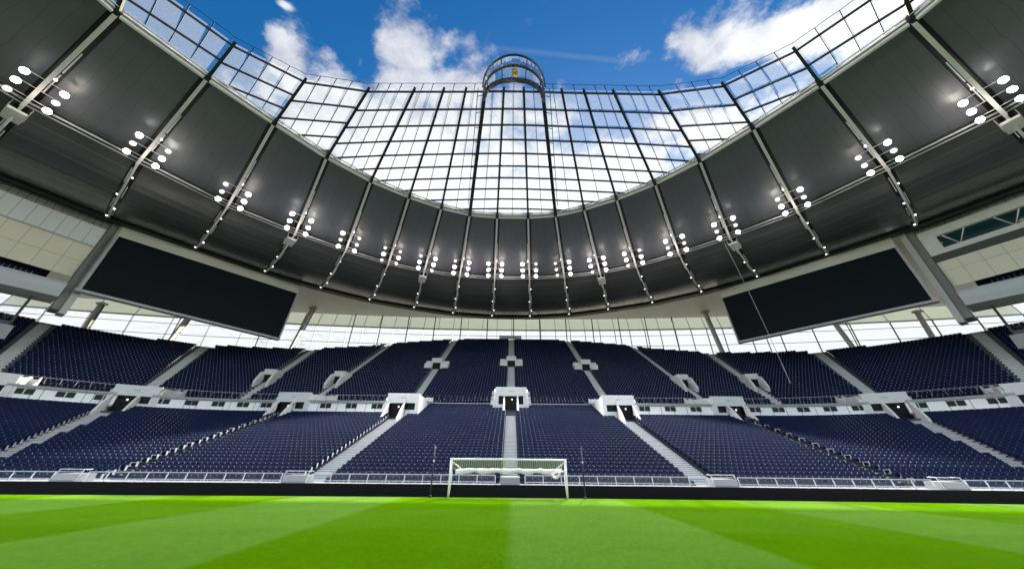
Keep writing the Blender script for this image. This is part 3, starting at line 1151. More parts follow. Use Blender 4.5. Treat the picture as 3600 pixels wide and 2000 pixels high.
# ------------------------------------------------------------------ front plinth, rails and stair boxes
def front():
    mb = MB()
    xs = np.linspace(-62, 62, 63)
    for a, b in zip(xs[:-1], xs[1:]):
        ya, yb = 28.9 + edge(a), 28.9 + edge(b)
        mb.hexa(((a, ya, -0.34), (b, yb, -0.34), (b, 31, -0.34), (a, 31, -0.34),
                 (a, ya, 0.46), (b, yb, 0.46), (b, 31, 0.46), (a, 31, 0.46)))
    mb.build('plinth', MT['cap'], gs)
    feet = [-48.8, -32.6, -16.3, 0.0, 16.3, 32.6, 48.8]
    names = ['far left corner', 'left corner', 'left of the goal', 'behind the goal, left half', 'behind the goal, right half', 'right of the goal', 'right corner', 'far right corner']
    ed = [-61.0] + feet + [61.0]
    for i in range(len(ed) - 1):
        x0, x1 = ed[i] + 1.15, ed[i + 1] - 1.15
        xm = (x0 + x1) / 2
        t = empty('barrier', (xm, 29.3 + edge(xm), 0.46), cat='barrier', group='pale rail barriers along the front row',
                  label=['glazed pale rail barrier at the far left end of the front row',
                         'glazed pale rail barrier outside the second stair box left of the goal',
                         'glazed pale rail barrier between the two stair boxes left of the goal',
                         'glazed pale rail barrier from the left stair box to the centre slab',
                         'glazed pale rail barrier from the centre slab to the right stair box',
                         'glazed pale rail barrier between the two stair boxes right of the goal',
                         'glazed pale rail barrier outside the second stair box right of the goal',
                         'glazed pale rail barrier at the far right end of the front row'][i])
        m, g = MB(), MB()
        L0 = Vector((xm, 29.3 + edge(xm), 0.46))
        n = int((x1 - x0) / 1.35)
        pp = []
        for k in range(n + 1):
            x = x0 + (x1 - x0) * k / n
            pp.append(Vector((x, 29.3 + edge(x), 0.46)) - L0)
        for k in range(n + 1):
            lean = Vector((.10 * (1 if xm > 0 else -1) * 0, .12, .62))
            m.beam(pp[k], pp[k] + lean, .05, .06)
        for k in range(n):
            for h, th in ((.62, .06), (.17, .05)):
                q = Vector((0, .12 * h / .62, h))
                m.beam(pp[k] + q, pp[k + 1] + q, .06, th)
            a, b = pp[k], pp[k + 1]
            g.face((a + Vector((.04, .035, .2)), b + Vector((-.04, .035, .2)), b + Vector((-.04, .115, .58)), a + Vector((.04, .115, .58))))
        m.build('rail_frame', MT['rail'], t)
        g.build('glass_panel', MT['railglass'], t)
    lab = {-48.8: 'grey concrete stair box at the foot of the far left stair', -32.6: 'grey concrete stair box at the foot of the second stair left of the goal',
           -16.3: 'grey concrete stair box at the foot of the first stair left of the goal', 0.0: 'plain grey concrete slab at the foot of the centre stair, behind the goal',
           16.3: 'grey concrete stair box at the foot of the first stair right of the goal', 32.6: 'grey concrete stair box at the foot of the second stair right of the goal',
           48.8: 'grey concrete stair box at the foot of the far right stair'}
    for x in feet:
        y = 29.05 + edge(x)
        t = empty('stair_box', (x, y, .46), label=lab[x], cat='stair box', group='grey boxes at the feet of the stairs')
        m = MB()
        if x == 0.0:
            m.prism([(-.2, -.2), (1.2, -.2), (1.2, .55), (-.1, .55), (-.2, .5)], -.72, .72)
            m.build('slab', MT['cap'], t)
        else:
            m.prism([(-.1, 0), (1.3, 0), (1.3, .52), (.1, .52), (-.1, .1)], -.85, .85)
            m.build('slab', MT['cap'], t)
            m = MB()
            for s in (-1, 1):
                m.tube(((s * .9, .0, .02), (s * .9, .25, .78), (s * .9, .8, .78)), .03, 6)
            m.tube(((-.9, .25, .78), (.9, .25, .78)), .03, 6)
            m.tube(((-.9, .16, .62), (.9, .16, .62)), .02, 6)
            m.build('guard_rail', MT['rail'], t)
    # a small viewing balcony over the centre stair at the very top of the bank
    t = empty('camera_platform', (-.35, 92.9, zu(92.0)), label='grey railed platform at the very top of the centre stair', cat='platform')
    m = MB(); m.box((0, .6, .35), (6.4, 2.0, .25)); m.box((0, .6, -.5), (1.6, 1.6, 1.6)); m.build('deck', MT['cap'], t)
    m = MB()
    for k in range(9):
        x = -3.2 + .8 * k; m.beam((x, -.4, .45), (x, -.4, 1.7), .08, .08)
    for h in (.75, 1.7):
        m.beam((-3.3, -.4, h), (3.3, -.4, h), .1, .12)
    m.build('guard_rail', MT['cap'], t)
    m = MB(); m.box((0, -.36, 1.22), (6.4, .03, .8)); m.build('infill_panel', MT['fascia'], t)


front()


# ------------------------------------------------------------------ roof
ZB, ZC, ZR, ZT = 37.7, 40.7, 43.7, 45.7
RING = [(3.0, 49.45), (8.24, 48.85), (13.35, 47.0), (18.64, 44.25), (24.1, 40.5), (29.2, 35.65), (33.8, 29.9), (38.3, 23.8), (42.5, 17.1), (45.3, 8.5), (46.6, -1), (46.8, -11)]
CATW = [(4.07, 66.5), (12.1, 65.6), (19.9, 63.7), (27.06, 60.7), (34.2, 55.8), (41.2, 50.1), (48.4, 42.7), (54.2, 33.4), (59.4, 24.7), (63.0, 12.8), (64.7, 0), (65, -13)]
EDGE = [(5.3, 84.2), (15.9, 82.4), (25.7, 78.9), (35.8, 74.4), (45.0, 68.2), (53.3, 60.9), (60.8, 52.2), (68, 43.3), (74.8, 32.0), (79.8, 17), (82.2, 1), (83, -15)]
TOP = [(1.33, 25.9), (3.82, 25.95), (6.4, 26.0), (9.36, 26.03), (13.3, 26.06), (19.46, 26.1), (27.3, 24.95), (33.5, 20.8), (39.0, 14.2), (42.2, 7.0), (43.6, -1), (44, -11)]
NR = len(RING)


def ribpts(tab, z):
    l = [Vector((-x, y, z)) for x, y in reversed(tab)]
    return l + [Vector((x, y, z)) for x, y in tab]


RG, CT, EG, TP = ribpts(RING, ZR), ribpts(CATW, ZC), ribpts(EDGE, ZB), ribpts(TOP, ZT)
NB = len(RG)

roof = empty('stadium_roof', (0, 0, 0), label='dark sheet metal ring roof with pale ribs curving over the stand', cat='roof')


def inset(a, b, t):
    d = (b - a).normalized()
    return a + d * t, b - d * t


def sheet(mb, a, b, c, d, th, u_len, v_len, sub=4, bulge=0.0):
    """panel between inner edge a-b and outer edge d-c, slab of thickness th (above)"""
    for i in range(sub):
        f0, f1 = i / sub, (i + 1) / sub
        def Pp(l, f):
            p = (a + (d - a) * f) if l == 0 else (b + (c - b) * f)
            return p - Vector((0, 0, bulge * 4 * f * (1 - f)))
        q = (Pp(0, f0), Pp(0, f1), Pp(1, f1), Pp(1, f0))
        uv = ((0, v_len * f0), (0, v_len * f1), (u_len, v_len * f1), (u_len, v_len * f0))
        mb.face(q, 0, uv)
        mb.face([p + Vector((0, 0, th)) for p in reversed(q)], 0, uv)
        for s in (0, 1):
            e0, e1 = Pp(s, f0), Pp(s, f1)
            mb.face((e0, e1, e1 + Vector((0, 0, th)), e0 + Vector((0, 0, th))), 0)
    for p, q in ((a, b), (d, c)):
        mb.face((p, q, q + Vector((0, 0, th)), p + Vector((0, 0, th))), 0)


BULGE = 1.75          # the outer sheets sag between catwalk and edge


def roof_panels():
    up = Vector((0, 0, 1))
    def sag(f):
        return up * (BULGE * 4 * f * (1 - f))
    for i in range(NB - 1):
        ra, rb = inset(RG[i], RG[i + 1], .58)
        ca, cb = inset(CT[i], CT[i + 1], .62)
        m = MB()
        sheet(m, ra, rb, cb, ca, .18, (ra - rb).length, (ra - ca).length)
        m.build('roof_panel', MT['panelin'], roof)
        ca, cb = inset(CT[i], CT[i + 1], .55)
        ea, eb = inset(EG[i], EG[i + 1], .5)
        m = MB()
        sheet(m, ca, cb, eb, ea, .18, (ca - cb).length, (ca - ea).length, 12, BULGE)
        m.build('roof_panel', MT['panel'], roof, True)
    for i in range(NB):
        # dark channel above the joint between panels
        m = MB()
        m.beam(RG[i] + up * .75, CT[i] + up * .75, 2.0, .9, 0)
        for k in range(8):
            p, q = [CT[i] + (EG[i] - CT[i]) * f - sag(f) for f in (k / 8, (k + 1) / 8)]
            m.beam(p + up * .6, q + up * .6, 1.8, .7, 0)
        m.build('cable_channel', MT['black'], roof)
        # pale rib: deep box beam inside the catwalk, slim pipe outside it
        m = MB()
        m.beam(RG[i] - up * .30, CT[i] - up * 1.35, .36, .50)
        m.build('rib', MT['rib'], roof)
        m = MB()
        d = (EG[i] - CT[i])
        m.tube([CT[i] + d * f - sag(f) - up * (.25 + .85 * (1 - f) ** 3) for f in (.02, .12, .25, .4, .55, .7, .85, .97)], .14, 6)
        ln = d.normalized()
        sd_ = ln.cross(up).normalized()
        for k in range(4):
            f0 = .12 + .2 * k
            o = sd_ * (.30 if (k % 2) else -.30)
            m.tube([CT[i] + d * f + o - up * .12 - sag(f) for f in (f0, f0 + .08, f0 + .16)], .06, 5)
        d2 = CT[i] - RG[i]
        for k in range(2):
            f0 = .42 + .25 * k
            o = sd_ * (.30 if i < NB / 2 else -.30)
            m.tube([RG[i] + d2 * f0 + o + up * .1, RG[i] + d2 * (f0 + .22) + o + up * .0], .07, 5)
        m.box(EG[i] - up * .1, (.8, .8, .7), 0, None)
        m.build('outer_rib', MT['rib'], roof)
        # little lamps fixed along the joint
        m = MB()
        for k in range(4):
            m.ball(CT[i] + d * (.2 + .24 * k) + sd_ * .25 * (-1) ** k - up * .25 - sag(.2 + .24 * k), .13, 8, 6)
        m.ball(RG[i] + d2 * .72 + sd_ * (.3 if i < NB / 2 else -.3) - up * .1, .16, 8, 6)
        m.build('joint_lamp', MT['small'], roof, True)
    # catwalk: two tubes with a dark deck between, hung under the panels
    mt_, md = MB(), MB()
    for i in range(NB - 1):
        a, b = CT[i], CT[i + 1]
        mid = (a + b) / 2
        out = Vector((mid.x, mid.y, 0)).normalized()
        for o in (-.42, .42):
            mt_.tube((a + out * o - up * .85, b + out * o - up * .85), .125, 8)
        md.beam(a - up * .78, b - up * .78, .6, .1)
    mt_.build('catwalk_tube', MT['tube'], roof, True)
    md.build('catwalk_deck', MT['black'], roof)
    # ring beam at the inner lip and dark lip at the outer edge
    mr, me_, mg = MB(), MB(), MB()
    for i in range(NB - 1):
        a, b = inset(RG[i], RG[i + 1], .3)
        mid = (a + b) / 2
        inn = -Vector((mid.x, mid.y, 0)).normalized()
        mr.beam(a + inn * .18 - up * .05, b + inn * .18 - up * .05, .34, .8)
        mr.beam(a + inn * .62 - up * .05, b + inn * .62 - up * .05, .16, .22)
        mr.beam(a + inn * .95 + up * .05, b + inn * .95 + up * .05, .12, .16)
        mg.beam(a + inn * .42 + up * .02, b + inn * .42 + up * .02, .18, .1)
        a, b = EG[i], EG[i + 1]
        me_.beam(a - up * .15, b - up * .15, 1.2, .8)
        me_.beam(a - inn * 1.1 - up * .02, b - inn * 1.1 - up * .02, 1.2, .5)
    mr.build('ring_beam', MT['ring'], roof)
    mg.build('ring_gutter', MT['black'], roof)
    me_.build('outer_lip', MT['black'], roof)


roof_panels()


# ------------------------------------------------------------------ glazed canopy inside the ring
canopy = empty('glass_canopy', (0, 0, 0), label='clear glazed canopy of black bars hung inside the dark roof ring', cat='glass roof')


def glazed():
    up = Vector((0, 0, 1))
    mt_, mp, mg, ml = MB(), MB(), MB(), MB()
    sp = 2.34
    for i in range(NB):
        m = MB()
        d = (RG[i] - TP[i])
        kw = 1.7 if i in (NB // 2 - 2, NB // 2 + 1) else 1.0
        m.beam(TP[i] + up * .05 - d.normalized() * .15, RG[i] - up * .15, .30 * kw, .42, 0, (0, 0, 1), .34 * kw, .72)
        m.build('truss', MT['black'], canopy)
    for i in range(NB - 1):
        Ta, Tb, Ra, Rb = TP[i], TP[i + 1], RG[i], RG[i + 1]
        e = Vector((Tb.x - Ta.x, Tb.y - Ta.y, 0)).normalized()
        n = Vector((-e.y, e.x, 0))
        if n.dot(Ra - Ta) < 0:
            n = -n
        da, db = n.dot(Ra - Ta), n.dot(Rb - Tb)
        k = abs(i + .5 - NB / 2 + .0)
        bay = abs(i - (NB // 2 - 1))
        nt = 1 if bay < 4 else (2 if bay == 4 else (3 if bay < 9 else 4))
        # glazing in one sheet per bay
        mg.face((Ta, Ra, Rb, Tb))
        # top handrail wire bows slightly up above the bar
        for j in range(nt + 1):
            p, q = Ta + (Tb - Ta) * (j / (nt + 1)), Ta + (Tb - Ta) * ((j + 1) / (nt + 1))
            o = -n * .55 + up * .32
            mid = (p + q) / 2 + o + up * .08
            ml.tube((p + o, mid, q + o), .035, 5)
            if j:
                mp.beam(p + o, Ra + (Rb - Ra) * (j / (nt + 1)) - up * .02, .085, .16)
        def at(l, dist):
            T, R, dd = (Ta, Ra, da) if l == 0 else (Tb, Rb, db)
            return T + (R - T) * (dist / dd)
        j = 0
        dist = .35
        while dist < max(da, db) - .6:
            A = at(0, dist) if dist < da else None
            B = at(1, dist) if dist < db else None
            if A is None or B is None:
                f = (dist - da) / (db - da)
                X = Ra + (Rb - Ra) * f
                A, B = (A or X), (B or X)
            if (A - B).length > .3:
                mp.beam(A, B, .15, .24)
            dist += sp
    mp.build('glazing_bar', MT['black'], canopy)
    ml.build('edge_wire', MT['black'], canopy)
    mg.build('glazing', MT['canopy'], canopy)


glazed()


def lantern():
    t = empty('glazed_arch', (0, 26, 44), label='black glazed arch rising over the middle of the canopy edge', cat='arch')
    L0 = Vector((0, 26, 44))
    def arch(cy, cz, r, lean, w, h, n=22, ry=1.0):
        m = MB()
        ps = []
        for i in range(n + 1):
            a = pi * i / n
            x, k = r * cos(a), r * sin(a) * ry
            ps.append(Vector((x, cy - k * sin(lean), cz + k * cos(lean))))
        for a, b in zip(ps[:-1], ps[1:]):
            m.beam(a - (b - a) * .02, b + (b - a) * .02, w, h, 0, (0, 1, 0))
        return m, ps
    m1, p1 = arch(26.0, 44.2, 3.8, 0.0, .42, .46)
    m2, p2 = arch(25.2, 43.9, 3.85, radians(15), .20, .28, ry=1.08)
    m3, p3 = arch(24.3, 43.2, 3.9, radians(34), .15, .22, ry=1.0)
    for m in (m1, m2, m3):
        AT.build(m, L0, 'arch_rib', MT['black'], t)
    mr = MB()
    for i in (3, 8, 14, 19):
        mr.beam(p1[i], p2[i], .12, .14); mr.beam(p2[i], p3[i], .12, .14)
    mr.beam(p3[11], p3[11] + Vector((0, 0, .5)), .06, .06)
    AT.build(mr, L0, 'spoke', MT['black'], t)
    mg = MB()
    for i in range(1, len(p1) - 2):
        mg.face((p1[i], p1[i + 1], p2[i + 1], p2[i])); mg.face((p2[i], p2[i + 1], p3[i + 1], p3[i]))
    AT.build(mg, L0, 'glass_panel', MT['archglass'], t)
    for s in (-1, 1):
        m = MB()
        m.beam((s * 3.85, 26.0, 45.9), (s * 3.85, 26.0, 43.4), .34, .5, 0, (0, 1, 0))
        # double leg following the truss down towards the ring, with ladder rungs
        a, b = Vector((s * 3.95, 25.5, 45.3)), Vector((s * 7.4, 45.5, 43.3))
        off = Vector((s * .75, 0, -.25))
        m.beam(a, b, .16, .2); m.beam(a + off, b + off, .1, .14)
        for k in range(9):
            p = a + (b - a) * (k / 9 + .05)
            m.beam(p, p + off, .06, .08)
        AT.build(m, L0, 'leg', MT['black'], t)
    # golden cockerel on a ball, seen from below
    loc = Vector((0.12, 24.95, 47.75))
    g = empty('golden_cockerel', loc, label='small golden cockerel on a ball held in the glazed arch', cat='statue')
    m = MB(); m.ball((0, 0, 0), .45, 18, 12)
    for k in range(6):
        a = pi * k / 6
        m.tube([(.46 * cos(a) * cos(q), .46 * sin(a) * cos(q), .46 * sin(q)) for q in np.linspace(-pi, pi, 17)], .03, 5)
    m.build('ball', MT['gold'], g, True)
    m = MB()
    m.ball((0, .05, 1.05), .34, 12, 9, 0, (.8, 1.25, 1))
    m.tube(((0, -.25, 1.1), (0, -.42, 1.45), (0, -.46, 1.75)), lambda f: .24 - .1 * f, 8)
    m.ball((0, -.5, 1.82), .15, 10, 8)
    m.tube(((0, -.62, 1.8), (0, -.8, 1.74)), .06, 6, 0, True, .01)
    for k in range(4):
        m.ball((0, -.62 + .09 * k, 1.98 - .02 * k), .06, 8, 6)
    for k in range(7):
        b = -.28 + .093 * k
        m.tube(((b * .3, .35, 1.15), (b * .8, .75, 1.55), (b * 1.4, 1.0, 1.45 - .1 * abs(k - 3)), (b * 1.8, 1.1, 1.1)), .09, 6, 0, True, .03)
    for s in (-1, 1):
        m.tube(((s * .12, 0, .8), (s * .12, 0, .5)), .05, 6)
        m.ball((s * .26, .1, 1.05), .24, 10, 7, 0, (.4, 1.2, .8))
    m.v = [(x * .62, y * .62 - .12, z * .62 + .10) for x, y, z in m.v]
    m.build('bird', MT['gold'], g, True)


lantern()


# ------------------------------------------------------------------ floodlights and loudspeakers
def side_word(i):
    k = i - NB // 2
    n = k + 1 if k >= 0 else -k
    ords = ['first', 'second', 'third', 'fourth', 'fifth', 'sixth', 'seventh', 'eighth', 'ninth', 'tenth', 'eleventh', 'twelfth']
    return ords[n - 1], 'right' if k >= 0 else 'left'


def lamp_meshes():
    m = MB()   # bell housing opening along -z
    prof = [(.12, .44), (.19, .38), (.31, .12), (.36, 0), (.36, -.05)]
    n = 16
    rings = []
    for r, z in prof:
        rings.append([Vector((r * cos(2 * pi * k / n), r * sin(2 * pi * k / n), z)) for k in range(n)])
    for a, b in zip(rings[:-1], rings[1:]):
        for k in range(n):
            m.face((a[k], a[(k + 1) % n], b[(k + 1) % n], b[k]))
    m.face(rings[0])
    head = m.mesh('lamp_head', [MT['rib']], True)
    m = MB()
    c = [Vector((.33 * cos(2 * pi * k / n), .33 * sin(2 * pi * k / n), -.03)) for k in range(n)]
    d = [Vector((.3 * cos(2 * pi * k / n), .3 * sin(2 * pi * k / n), -.10)) for k in range(n)]
    for k in range(n):
        m.face((c[k], d[k], d[(k + 1) % n], c[(k + 1) % n]))
    m.face(d[::-1])
    lens = m.mesh('lens', [MT['lens']], True)
    dim = lens.copy(); dim.name = 'lens_dim'; dim.materials[0] = MT['lensdim']
    return head, lens, dim


HEAD, LENS, DIM = lamp_meshes()


def floodlights():
    up = Vector((0, 0, 1))
    for i in range(NB):
        if abs(i - (NB - 1) / 2) > 9.6:
            continue
        base = CT[i] - up * 1.35
        o, side = side_word(i)
        t = empty('floodlight', base, label='six lit lamps hung from the %s pale roof rib %s of the middle' % (o, side), cat='floodlight',
                  group='floodlights along the catwalk')
        inn = (RG[i] - CT[i]); inn.z = 0; inn.normalize()
        lat = inn.cross(up).normalized()
        slope = (RG[i] - CT[i] + up * 1.05) / (RG[i] - CT[i]).length
        m = MB()
        target = Vector((0, 8, 0))
        jit = random.Random(i)
        for k in range(3):
            c = slope * (1.7 + 1.9 * k) - up * .02
            w = 1.5
            m.beam(c - lat * w, c + lat * w, .045, .06)
            for s in (-1, 1):
                e = c + lat * w * s
                m.beam(e, e - up * .35, .05, .05)
        m.build('bracket', MT['rib'], t)
        for k in range(3):
            c = slope * (1.7 + 1.9 * k) - up * .02
            for s in (-1, 1):
                e = c + lat * 1.5 * s - up * .36
                aim = (target + Vector((jit.uniform(-22, 22), jit.uniform(-14, 14), 0))) - (base + e)
                h = bpy.data.objects.new('lamp_head', HEAD); COL.objects.link(h)
                h.parent = t; h.location = e
                h.rotation_euler = (-aim).to_track_quat('Z', 'Y').to_euler()
                l = bpy.data.objects.new('lens', DIM if jit.random() < .3 else LENS); COL.objects.link(l); l.parent = h
        ld = bpy.data.lights.new('flood_beam', 'SPOT')
        ld.energy = FLOOD_W
        ld.spot_size = radians(90); ld.spot_blend = .15
        ld.shadow_soft_size = .8
        ld.color = (1.0, .97, .90)
        lo = bpy.data.objects.new('flood_beam', ld); COL.objects.link(lo)
        lo.parent = t
        lo.location = slope * 1.8 - up * 1.3
        lo.rotation_euler = (Vector((0, 8, 0)) - base).to_track_quat('-Z', 'Y').to_euler()
        # added point light for the lamps' spill, brightens the rib and sheets close by
        pd = bpy.data.lights.new('added_spill', 'POINT')
        pd.energy = 60.0 * jit.uniform(.5, 1.6)
        pd.color = (1.0, .90, .70)
        pd.shadow_soft_size = .5
        po = bpy.data.objects.new('added_spill', pd); COL.objects.link(po)
        po.parent = t
        po.location = slope * 3.4 + lat * 1.5 * (1 if i >= NB / 2 else -1) - up * 1.9


floodlights()


def loudspeakers():
    up = Vector((0, 0, 1))
    for k in (-9, -6, -3, 2, 5, 8):
        i = NB // 2 + k
        o, side = side_word(i)
        d = (EG[i] - CT[i]).normalized()
        base = CT[i] + d * .9 - up * 1.7
        t = empty('loudspeaker', base, label='pale slatted loudspeaker hung behind the floodlights on the %s rib %s of the middle' % (o, side), cat='loudspeaker',
                  group='loudspeakers behind the catwalk')
        out = Vector((d.x, d.y, 0)).normalized()
        R = Matrix((Vector((-out.y, out.x, 0)), out, up)).transposed().to_4x4()
        m = MB()
        for j in range(4):
            m.prism([(.0 + .62 * j, -.1 - .06 * j), (.56 + .62 * j, -.16 - .06 * j), (.56 + .62 * j, .2), (.0 + .62 * j, .24)], -.75, .75, 0, R)
        m.build('cabinet', MT['rib'], t)
        m = MB()
        for s in (-1, 1):
            m.tube((R @ Vector((s * .8, -.2, .5)), R @ Vector((s * .8, 2.8, .2))), .05, 5)
            m.tube((R @ Vector((s * .8, .2, .4)), R @ Vector((s * .8, .2, 1.2))), .04, 5)
        m.build('hanger', MT['rib'], t)


loudspeakers()


# ------------------------------------------------------------------ soffit, clerestory wall, raking columns
def fac(x):
    return 97.0 - 0.00083 * x * x


def clerestory():
    t = empty('clerestory_wall', (0, 97, 22), label='bright band of glazing with dark mullions above the back rows', cat='glass wall')
    L0 = Vector((0, 97, 22))
    z0, zg, zh = 18.0, 38.3, 41.9
    # header panels
    m = MB()
    xs = np.array([-x for x in (138.4, 128.4, 118.4, 108.4, 98.4, 88.4, 79.4, 71.4, 64)] + list(np.arange(-59.41, 59.5, 4.57)) + [64, 71.4, 79.4, 88.4, 98.4, 108.4, 118.4, 128.4, 138.4])
    for a, b in zip(xs[:-1], xs[1:]):
        ya, yb = fac(a), fac(b)
        m.face(((a + .03, ya, zg), (b - .03, yb, zg), (b - .03, yb + .9, zh + .5), (a + .03, ya + .9, zh + .5)))
        m.beam((a, ya - .05, zg), (b, yb - .05, zg), .5, .35)
    AT.build(m, L0, 'header_panel', MT['header'], t)
    m = MB()
    for a in xs:
        ya = fac(a)
        m.beam((a, ya - .1, z0), (a, ya - .1, zg), .13, .3, 0, (0, 1, 0))
        m.beam((a, ya - .06, zg), (a, ya + .84, zh + .5), .10, .12, 0, (0, 1, 0))
    for z in (36.4, 33.2, 29.8, 26.2):
        for a, b in zip(xs[:-1], xs[1:]):
            m.beam((a, fac(a), z), (b, fac(b), z), .12, .12)
    AT.build(m, L0, 'mullion', MT['mull'], t)
    m = MB()
    for a, b in zip(xs[:-1], xs[1:]):
        m.face(((a, fac(a), z0), (b, fac(b), z0), (b, fac(b), zg), (a, fac(a), zg)))
    AT.build(m, L0, 'glazing', MT['clear'], t)
    m = MB()
    for a, b in zip(xs[:-1], xs[1:]):
        m.hexa(((a, fac(a), 0), (b, fac(b), 0), (b, fac(b) + .4, 0), (a, fac(a) + .4, 0),
                (a, fac(a), z0), (b, fac(b), z0), (b, fac(b) + .4, z0), (a, fac(a) + .4, z0)))
    AT.build(m, L0, 'spandrel', MT['cap'], t)
    # soffit between the dark outer lip and the clerestory
    m = MB()
    EE = [Vector(p) for p in EG]
    def hit(p):
        d = Vector((p.x, p.y, 0)).normalized()
        lo, hi = 60.0, 220.0
        for _ in range(40):
            k = (lo + hi) / 2
            q = d * k
            if abs(q.x) > 140 or q.y > fac(q.x):
                hi = k
            else:
                lo = k
        return d * lo
    for a, b in zip(EE[:-1], EE[1:]):
        for s in range(3):
            p, q = a + (b - a) * s / 3, a + (b - a) * (s + 1) / 3
            P, Q = hit(p), hit(q)
            P.z = Q.z = zh + .45
            P.y += .8; Q.y += .8
            zi = ZB + .05
            op, oq = Vector((p.x, p.y, 0)).normalized() * 1.0, Vector((q.x, q.y, 0)).normalized() * 1.0
            m.face((Vector((p.x, p.y, zi)) + op, Vector((q.x, q.y, zi)) + oq, Q, P))
    m.build('soffit', MT['soffit'], roof)
    # thick columns just inside the glazing
    m = MB()
    k = -54.0
    cols = []
    for x in [-95.0, -73.0] + [j * 8.1 + .6 for j in range(-6, 7)] + [74.0, 96.0]:
        y = fac(x) - 2.2
        m.tube(((x, y, 20), (x, y + .4, zh + .3)), .15, 6)
    AT.build(m, L0, 'post', MT['mull'], t)


clerestory()


def raking_columns():
    data = [((-57.5, 86.5, 40.6), (-57.5, 83.0, 26.5), 'big raking grey column beside the inner edge of the left screen'),
            ((-110.0, 80.0, 38.5), (-101.0, 73.5, 23.5), 'big raking grey column under the outer end of the left screen'),
            ((-86, 82.0, 40.0), (-84.0, 77.0, 24.0), 'big raking grey column below the middle of the left screen'),
            ((55.6, 86.5, 40.6), (55.0, 83.0, 26.5), 'big raking grey column beside the inner edge of the right screen'),
            ((108.5, 80.0, 38.5), (99.5, 73.5, 23.5), 'big raking grey column under the outer end of the right screen'),
            ((86, 82.0, 40.0), (84.0, 77.0, 24.0), 'big raking grey column below the middle of the right screen')]
    for top, bot, lab in data:
        t = empty('raking_column', bot, label=lab, cat='column', group='raking columns behind the back rows')
        b = Vector((0, 0, 0)); e = Vector(top) - Vector(bot)
        m = MB(); m.beam(b - e * .25, e, .6, .9, 0, (0, 1, 0)); m.build('shaft', MT['column'], t)
        m = MB(); m.beam(Vector((.75, .2, 0)) - e * .25, e + Vector((.75, .2, 0)), .18, .3, 0, (0, 1, 0)); m.build('brace', MT['mull'], t)
        m = MB(); m.box(e * .985 + Vector((.2, 0, 0)), (2.0, 1.2, .5)); m.build('cap_plate', MT['column'], t)


raking_columns()


# ------------------------------------------------------------------ big screens
def big_screen(it, ib, ot, ob, label):
    C0 = Vector((0, 0, EYE))
    P = [C0 + (Vector(p) - C0) * .985 for p in (it, ib, ot, ob)]
    it, ib, ot, ob = P
    base = (ib + ob) / 2
    t = empty('video_screen', base, label=label, cat='video screen', group='video screens under the roof corners')
    it, ib, ot, ob = (p - base for p in (it, ib, ot, ob))
    n = (it - ot).cross(ib - it)
    n.normalize()
    if n.dot(-base) < 0:
        n = -n
    m = MB()
    m.hexa([ib, ob, ob - n * .5, ib - n * .5, it, ot, ot - n * .5, it - n * .5])
    m.build('display', MT['screen'], t)
    m = MB()
    u = (it - ot).normalized()
    def fr(a, b, w, d):
        m.beam(a - n * .3, b - n * .3, d, w, 0, n.cross((b - a).normalized()))
    up = (it - ib).normalized(); upo = (ot - ob).normalized()
    fr(ob - u * .18, ot - u * .18, .36, 1.0)
    fr(ib + u * .14, it + u * .14, .28, .9)
    fr(ob - up * .2 - u * .6, ib - up * .2 + u * .3, .4, 1.3)
    m.build('frame', MT['sframe'], t)
    m = MB()
    # warm grey backing that carries the screen up to the roof lip, and hangers
    a, b = ot - n * .8, it - n * .8
    m.hexa([a - u * .35 - up * 1, b + u * .3 - up * 1, b + u * .3 - n * .6 - up * 1, a - u * .35 - n * .6 - up * 1,
            a - u * .35 + Vector((0, 0, 2.4)), b + u * .3 + Vector((0, 0, 2.6)), b + u * .3 - n * .6 + Vector((0, 0, 2.6)), a - u * .35 - n * .6 + Vector((0, 0, 2.4))])
    m.build('backing', MT['soffit'], t)
    m = MB()
    for f in (.12, .4, .7, .92):
        p = ot + (it - ot) * f - n * 1.2
        m.tube((p - up * 6, p + Vector((0, 0, 3.5))), .15, 6)
    m.build('hanger', MT['column'], t)


big_screen((-49.21, 67.0, 35.5), (-49.76, 67.0, 24.84), (-67.54, 45.75, 35.45), (-67.5, 45.75, 25.19), 'giant dark blank video screen under the roof at the left corner')
big_screen((48.12, 67.0, 35.32), (48.72, 67.0, 25.12), (66.62, 46.75, 35.39), (67.07, 46.75, 25.24), 'giant dark blank video screen under the roof at the right corner')


